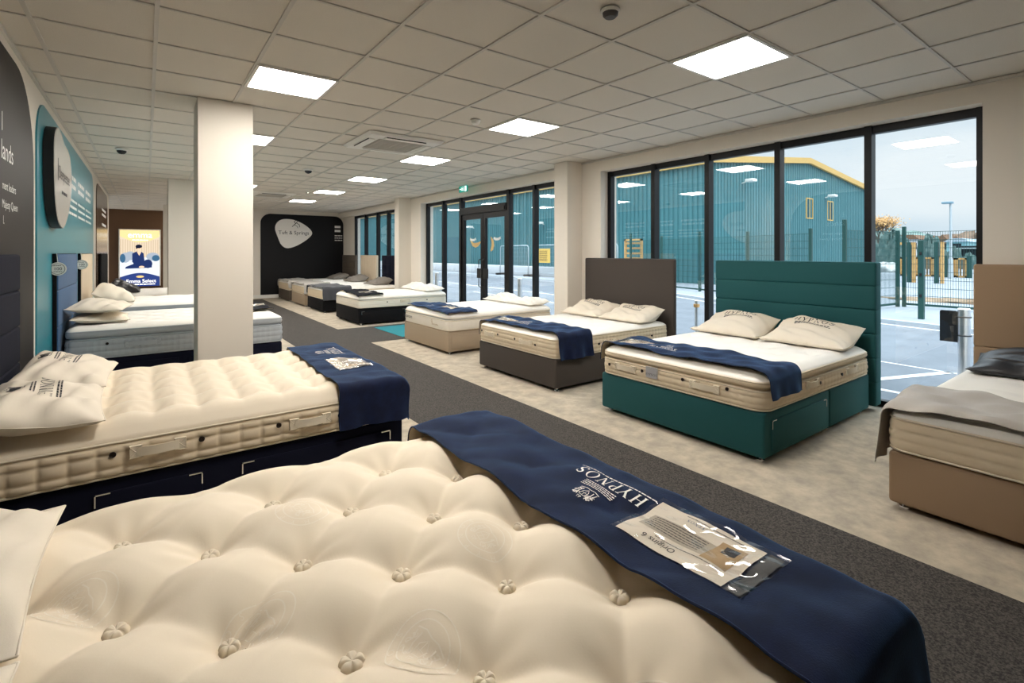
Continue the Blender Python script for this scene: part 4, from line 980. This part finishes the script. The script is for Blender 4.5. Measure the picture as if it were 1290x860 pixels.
MB().box(-.05, .05, -.05, .05, 0, 1.68, .006, 1).build('post', M['green'], t); q = MB()
for z in (.5, .95, 1.4): q.box(-.065, -.05, -.02, .02, z-.03, z+.03)
q.build('hinge', M['black'], t)
# timber and green play frames in the yard
t = thing('post_frame', 'tall dark green and timber post frame in the yard', 'timber frame', (29.5, 7.3, G+.06))
for y in (-.52, .5): MB().box(-.08, .08, y-.08, y+.08, 0, 1.92).build('green_post', M['green'], t)
for y in (-.72, .32): MB().box(-.08, .08, y-.06, y+.06, 0, 1.92).build('timber_post', M['timber'], t)
MB().box(-.06, .06, .32, .95, 1.8, 1.92).build('crossbar', M['timber'], t)
def crate(x, y, w, h_, label, grp='timber panels in the yard'):
    t = thing('timber_panel', label, 'timber panel', (x, y, G+.06), 0, grp)
    q = MB(); q.box(-.06, .06, -w/2, w/2, 0, .1); q.box(-.06, .06, -w/2, w/2, h_-.1, h_); q.box(-.06, .06, -w/2, -w/2+.1, 0, h_); q.box(-.06, .06, w/2-.1, w/2, 0, h_); q.build('frame', M['timber'], t)
    q = MB()
    for k in range(int(w/.14)): yy = -w/2+.12+k*.14; q.box(.0, .03, yy, yy+.09, .1, h_-.1)
    q.build('slats', mat('weathered_slats'+label[-5:], S(150, 122, 90), .9), t)
for k, (y, w, h_, lab) in enumerate([(10.05, .6, 1.15, 'timber framed panel at the left end of the yard row'), (9.25, .85, 1.15, 'timber framed panel behind the tall green post frame'), (8.35, .3, 1.25, 'narrow timber panel left of the lamp post'), (7.98, .3, 1.12, 'timber panel directly behind the lamp post'), (7.5, .5, 1.12, 'timber framed panel right of the lamp post')]):
    crate(37.5+.3*(k % 2), y, w, h_, lab)
for y, lab in ((8.16, 'short green post between narrow panel and lamp post'), (7.1, 'short green post at right end of the timber panels')):
    o = MB().box(-.1, .1, -.1, .1, 0, 1.25, .01, 1).build('green_post', M['green']); o.location = (37.2, y, G+.06); tag(o, lab, 'post')
t = thing('wooden_crate_panel', 'slatted timber frame standing outside behind charcoal headboard', 'timber frame', (17.9, 14.9, G+.06))
q = MB(); q.box(-.05, .05, -.5, -.42, 0, 2.05); q.box(-.05, .05, .42, .5, 0, 2.05); q.box(-.05, .05, -.5, .5, 1.96, 2.05); q.box(-.05, .05, -.5, .5, 0, .09); q.build('frame', M['timber'], t)
q = MB()
for k in range(8): q.box(-.03, .03, -.42, .42, .2+k*.23, .29+k*.23)
q.build('rungs', M['timber'], t)
# lamp post
t = thing('lamp_post', 'tall slim street lamp post in the yard', 'street lamp', (35.7, 7.6, G+.06))
MB().cyl((0, 0, 0), (0, 0, 1.1), .13, .11, 12).build('base', M['galv'], t, smooth=True, angle=40)
MB().cyl((0, 0, 1.1), (0, 0, 4.15), .065, .05, 12).build('pole', M['galv'], t, smooth=True, angle=40)
MB().box(-.25, .1, -.12, .35, 4.12, 4.24, .03, 2).build('lamp_head', mat('lamp_head_grey', S(120, 150, 165), .5), t, smooth=True, angle=40)
# site fence panels with yellow sign
def heras(y0_, y1_, label):
    t = thing('site_fence_panel', label, 'fence', (18.6, y0_, G+.06), 0, 'temporary fence panels'); L_ = y1_-y0_
    q = MB(); q.tube([(0, .05, .1), (0, .05, 1.75), (0, .15, 1.87), (0, L_-.15, 1.87), (0, L_-.05, 1.75), (0, L_-.05, .1)], .022, 8); q.tube([(0, .05, .25), (0, L_-.05, .25)], .018, 6); q.build('tube_frame', M['galv'], t, smooth=True)
    q = MB()
    for k in range(int(L_/.12)): q.box(-.003, .003, .1+k*.12, .106+k*.12, .25, 1.86)
    for z in np.linspace(.4, 1.7, 6): q.box(-.003, .003, .05, L_-.05, z, z+.006)
    q.build('wire_mesh', M['galv'], t)
    for y in (.05, L_-.05): MB().box(-.32, .32, y-.11, y+.11, 0, .12, .02, 2).build('foot_block', M['black'], t)
heras(16.4, 19.5, 'temporary wire fence panel right of the white pier'); heras(19.9, 23.05, 'temporary wire fence panel carrying the yellow notice'); heras(23.45, 26.5, 'temporary wire fence panel seen through the right door flank')
t = thing('site_sign', 'yellow notice board hung on the temporary fence', 'sign', (18.56, 22.0, .88))
MB().box(-.01, .0, -.55, .45, 0, .82).build('board', mat('yellow_board', S(226, 186, 96), .6), t)
q = MB(); put(q, lines2(-.4, .3, [.1+.08*k for k in range(8)], .035), lambda u, v: (-.012, -u, v)); q.build('printing', M['ink'], t)
# parked car (seen through the left flank of the door)
t = thing('parked_car', 'white parked car outside beyond left entrance window', 'car', (27.0, 50.5, G+.06), .35)
sec = [(-2.1, .35), (-2.1, .78), (-1.95, .95), (-1.0, 1.05), (-.45, 1.46), (.9, 1.5), (1.6, 1.12), (2.05, 1.0), (2.12, .6), (2.1, .35)]
MB().prism(sec, lambda u, v, k: (k*(1 if v < 1.1 else .82), u, v), -.86, .86).build('body', M['render_w'], t, smooth=True, angle=30)
MB().prism([(-.85, 1.08), (-.42, 1.41), (.86, 1.44), (1.4, 1.1)], lambda u, v, k: (k, u, v), -.80, .80).build('windows', M['pane_dark'], t)
for x in (-.8, .8):
    for y in (-1.3, 1.3): MB().cyl((x-.1, y, .33), (x+.1, y, .33), .33, n=20).build('wheel', M['black'], t, smooth=True, angle=40)
# far side of the yard: soil, hedge, houses, hill, tree
def blob(name, cx, cy, z, rx, ry, rz, m, seed, n=22):
    r = random.Random(seed); ph = [r.uniform(0, 6) for _ in range(6)]; q = MB(); V = []; F = []
    for i in range(n+1):
        th = PI/2*i/n
        for k in range(2*n):
            p = 2*PI*k/(2*n); d = 1+.12*math.sin(5*p+ph[0]+3*th)+.1*math.sin(9*p+ph[1]-5*th)+.08*math.sin(17*p+ph[2]+7*th)
            V.append((rx*d*math.cos(p)*math.cos(th), ry*d*math.sin(p)*math.cos(th), rz*d*math.sin(th)))
    for i in range(n):
        for k in range(2*n): F.append((i*2*n+k, i*2*n+(k+1) % (2*n), (i+1)*2*n+(k+1) % (2*n), (i+1)*2*n+k))
    q.add(V, F); o = q.build(name, m, smooth=True); o.location = (cx, cy, z); return o
tag(blob('soil_heap', 18.6, 3.6, G+.05, .55, 1.9, .10, M['soil'], 3), 'low brown soil heap on the pale yard beyond the fence', 'soil heap')
tag(blob('soil_heap', 45, 13.3, G+.05, 1.5, 1.3, .6, mat('snowy_earth', S(196, 198, 198), .9), 4), 'pale earth bank at left behind the timber panels', 'earth bank')
M['hedge'] = mat('dark_hedge', S(52, 84, 84), .9, bump=.8, bscale=4, var=S(96, 116, 112), vscale=2)
for k, (x, y, ry, h_, lab) in enumerate([(50, 14.4, 1.3, 2.7, 'bushy grey green shrub beside the teal building corner'), (56, 13.3, 1.0, 2.5, 'dark evergreen shrub behind the tall post frame'), (59, 12.3, .6, 1.7, 'small dark shrub left of the lamp post'), (57, 10.9, .5, 1.2, 'low shrub behind the right hand timber panels')]):
    tag(blob('shrub', x, y, G+.05, ry*.8, ry, h_, M['hedge'], 20+k), lab, 'shrub')
def house(x, y, w, d, h_, rh, m, rm, label, win=2):
    t = thing('house', label, 'house', (x, y, G), 0)
    MB().box(0, d, -w/2, w/2, 0, h_).build('walls', m, t)
    q = MB(); q.prism([(-w/2-.3, h_), (w/2+.3, h_), (w/2-.5, h_+rh), (-w/2+.5, h_+rh)], lambda u, v, k: (k, u, v), -.4, d+.4); q.build('roof', rm, t)
    for k in range(win): yy = -w/2+w*(k+.5)/win; MB().box(-.06, .0, yy-.45, yy+.45, h_*.55, h_*.55+1.1).build('window', M['pane_dark'], t)
RM = mat('brown_roof_tiles', S(112, 84, 62), .9); BR = mat('brown_brick', S(140, 118, 100), .9); TE = mat('pale_teal_wall', S(130, 176, 182), .8)
house(110, 29.6, 3.4, 8, 3.9, .8, M['render_w'], RM, 'white house with brown roof far beyond the yard', 3)
house(112, 24.9, 1.0, 8, 3.7, 1.0, BR, RM, 'brown brick house next to the white house')
house(113, 26.6, .9, 8, 4.0, .6, M['render_w'], RM, 'narrow white house in the far row', 1)
house(112, 23.1, 1.2, 8, 3.4, .9, BR, RM, 'brown brick house left of lamp post far away')
house(90, 18.5, 2.2, 7, 3.0, .5, TE, mat('slate_roof', S(150, 166, 176), .8), 'small pale teal house right of the lamp post', 1)
house(60, 11.6-.4, 2.6, 3, 1.85, .12, M['render_w'], M['galv'], 'long white cabin at the right edge of the yard', 3)
o = blob('hill', 135, 25, G-.3, 4, 11, 5.0, mat('wooded_hill', S(104, 88, 78), .95, var=S(136, 116, 98), vscale=.6), 41); tag(o, 'low wooded hill on the horizon at far right', 'hill')
tag(blob('hill', 147, 44, G-.3, 4, 13, 6.4, mat('pale_green_hill', S(120, 140, 136), .95), 44), 'hazy green rise behind the far houses', 'hill')
t = thing('bare_tree', 'half bare autumn tree right beside the teal building', 'tree', (52, 15.7, G+.05))
r_ = random.Random(5); q = MB(); lf = MB()
def branch(p, d, L_, rad, dep):
    e = p+d*L_; q.cyl(p, e, rad, rad*.7, 5, cap=False)
    if dep == 0:
        for _ in range(10):
            c_ = e+Vector((r_.gauss(0, .28), r_.gauss(0, .28), r_.gauss(0, .22))); a = Vector((r_.uniform(-1, 1), r_.uniform(-1, 1), r_.uniform(-1, 1))).normalized(); b_ = a.orthogonal().normalized(); s_ = .06
            lf.add([c_+a*s_, c_+b_*s_, c_-a*s_, c_-b_*s_], [(0, 1, 2, 3)])
        return
    for _ in range(4):
        nd = (d+Vector((r_.uniform(-.6, .6), r_.uniform(-.6, .6), r_.uniform(.0, .5)))).normalized(); branch(e, nd, L_*.72, rad*.62, dep-1)
branch(Vector((0, 0, 0)), Vector((0, 0, 1)), 1.5, .12, 4)
q.build('trunk', mat('bark', S(112, 100, 90), .9), t); lf.build('leaves', mat('autumn_leaves', S(190, 150, 96), .8), t)

# ------------------------------------------------------------------ light, sky, camera
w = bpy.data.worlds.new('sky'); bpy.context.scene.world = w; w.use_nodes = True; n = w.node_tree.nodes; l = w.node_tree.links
bg = n['Background']; tc = n.new('ShaderNodeTexCoord'); no = n.new('ShaderNodeTexNoise'); no.inputs['Scale'].default_value = 2.2; no.inputs['Detail'].default_value = 5
mp = n.new('ShaderNodeMapping'); mp.inputs['Scale'].default_value = (1, 1, 3.5); l.new(tc.outputs['Generated'], mp.inputs['Vector']); l.new(mp.outputs[0], no.inputs['Vector'])
cr = n.new('ShaderNodeValToRGB'); cr.color_ramp.elements[0].position = .38; cr.color_ramp.elements[0].color = S(214, 230, 242); cr.color_ramp.elements[1].position = .62; cr.color_ramp.elements[1].color = S(240, 247, 252)
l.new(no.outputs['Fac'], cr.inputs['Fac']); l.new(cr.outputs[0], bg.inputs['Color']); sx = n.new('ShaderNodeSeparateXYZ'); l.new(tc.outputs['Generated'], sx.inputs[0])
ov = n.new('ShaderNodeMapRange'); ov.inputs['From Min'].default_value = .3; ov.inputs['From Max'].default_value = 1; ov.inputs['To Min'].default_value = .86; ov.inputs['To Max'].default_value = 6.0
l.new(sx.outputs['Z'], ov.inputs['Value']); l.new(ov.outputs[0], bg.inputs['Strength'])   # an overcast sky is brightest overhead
su = bpy.data.lights.new('sun', 'SUN'); su.energy = .7; su.angle = math.radians(25); su.color = (1, .97, .92)
so = bpy.data.objects.new('sun', su); C.objects.link(so); so.rotation_euler = Vector((.32, .8, -.55)).to_track_quat('-Z', 'Y').to_euler()
cam = bpy.data.cameras.new('camera'); co = bpy.data.objects.new('camera', cam); C.objects.link(co)
f_px = 624.; tt = math.atan2(461, f_px)
cam.sensor_fit = 'HORIZONTAL'; cam.sensor_width = 36; cam.lens = f_px/1290*36; cam.shift_y = (318.5-430)/1290; cam.clip_start = .05; cam.clip_end = 400
co.location = (0, 0, 1.45); co.rotation_euler = (PI/2, 0, -tt)
sc = bpy.context.scene; sc.camera = co
sc.view_settings.view_transform = 'Standard'; sc.view_settings.look = 'None'; sc.view_settings.gamma = 1; sc.view_settings.use_curve_mapping = False
sc.view_settings.exposure = .42
try:
    sc.cycles.max_bounces = 8; sc.cycles.transparent_max_bounces = 12; sc.cycles.sample_clamp_indirect = 6
except Exception: pass
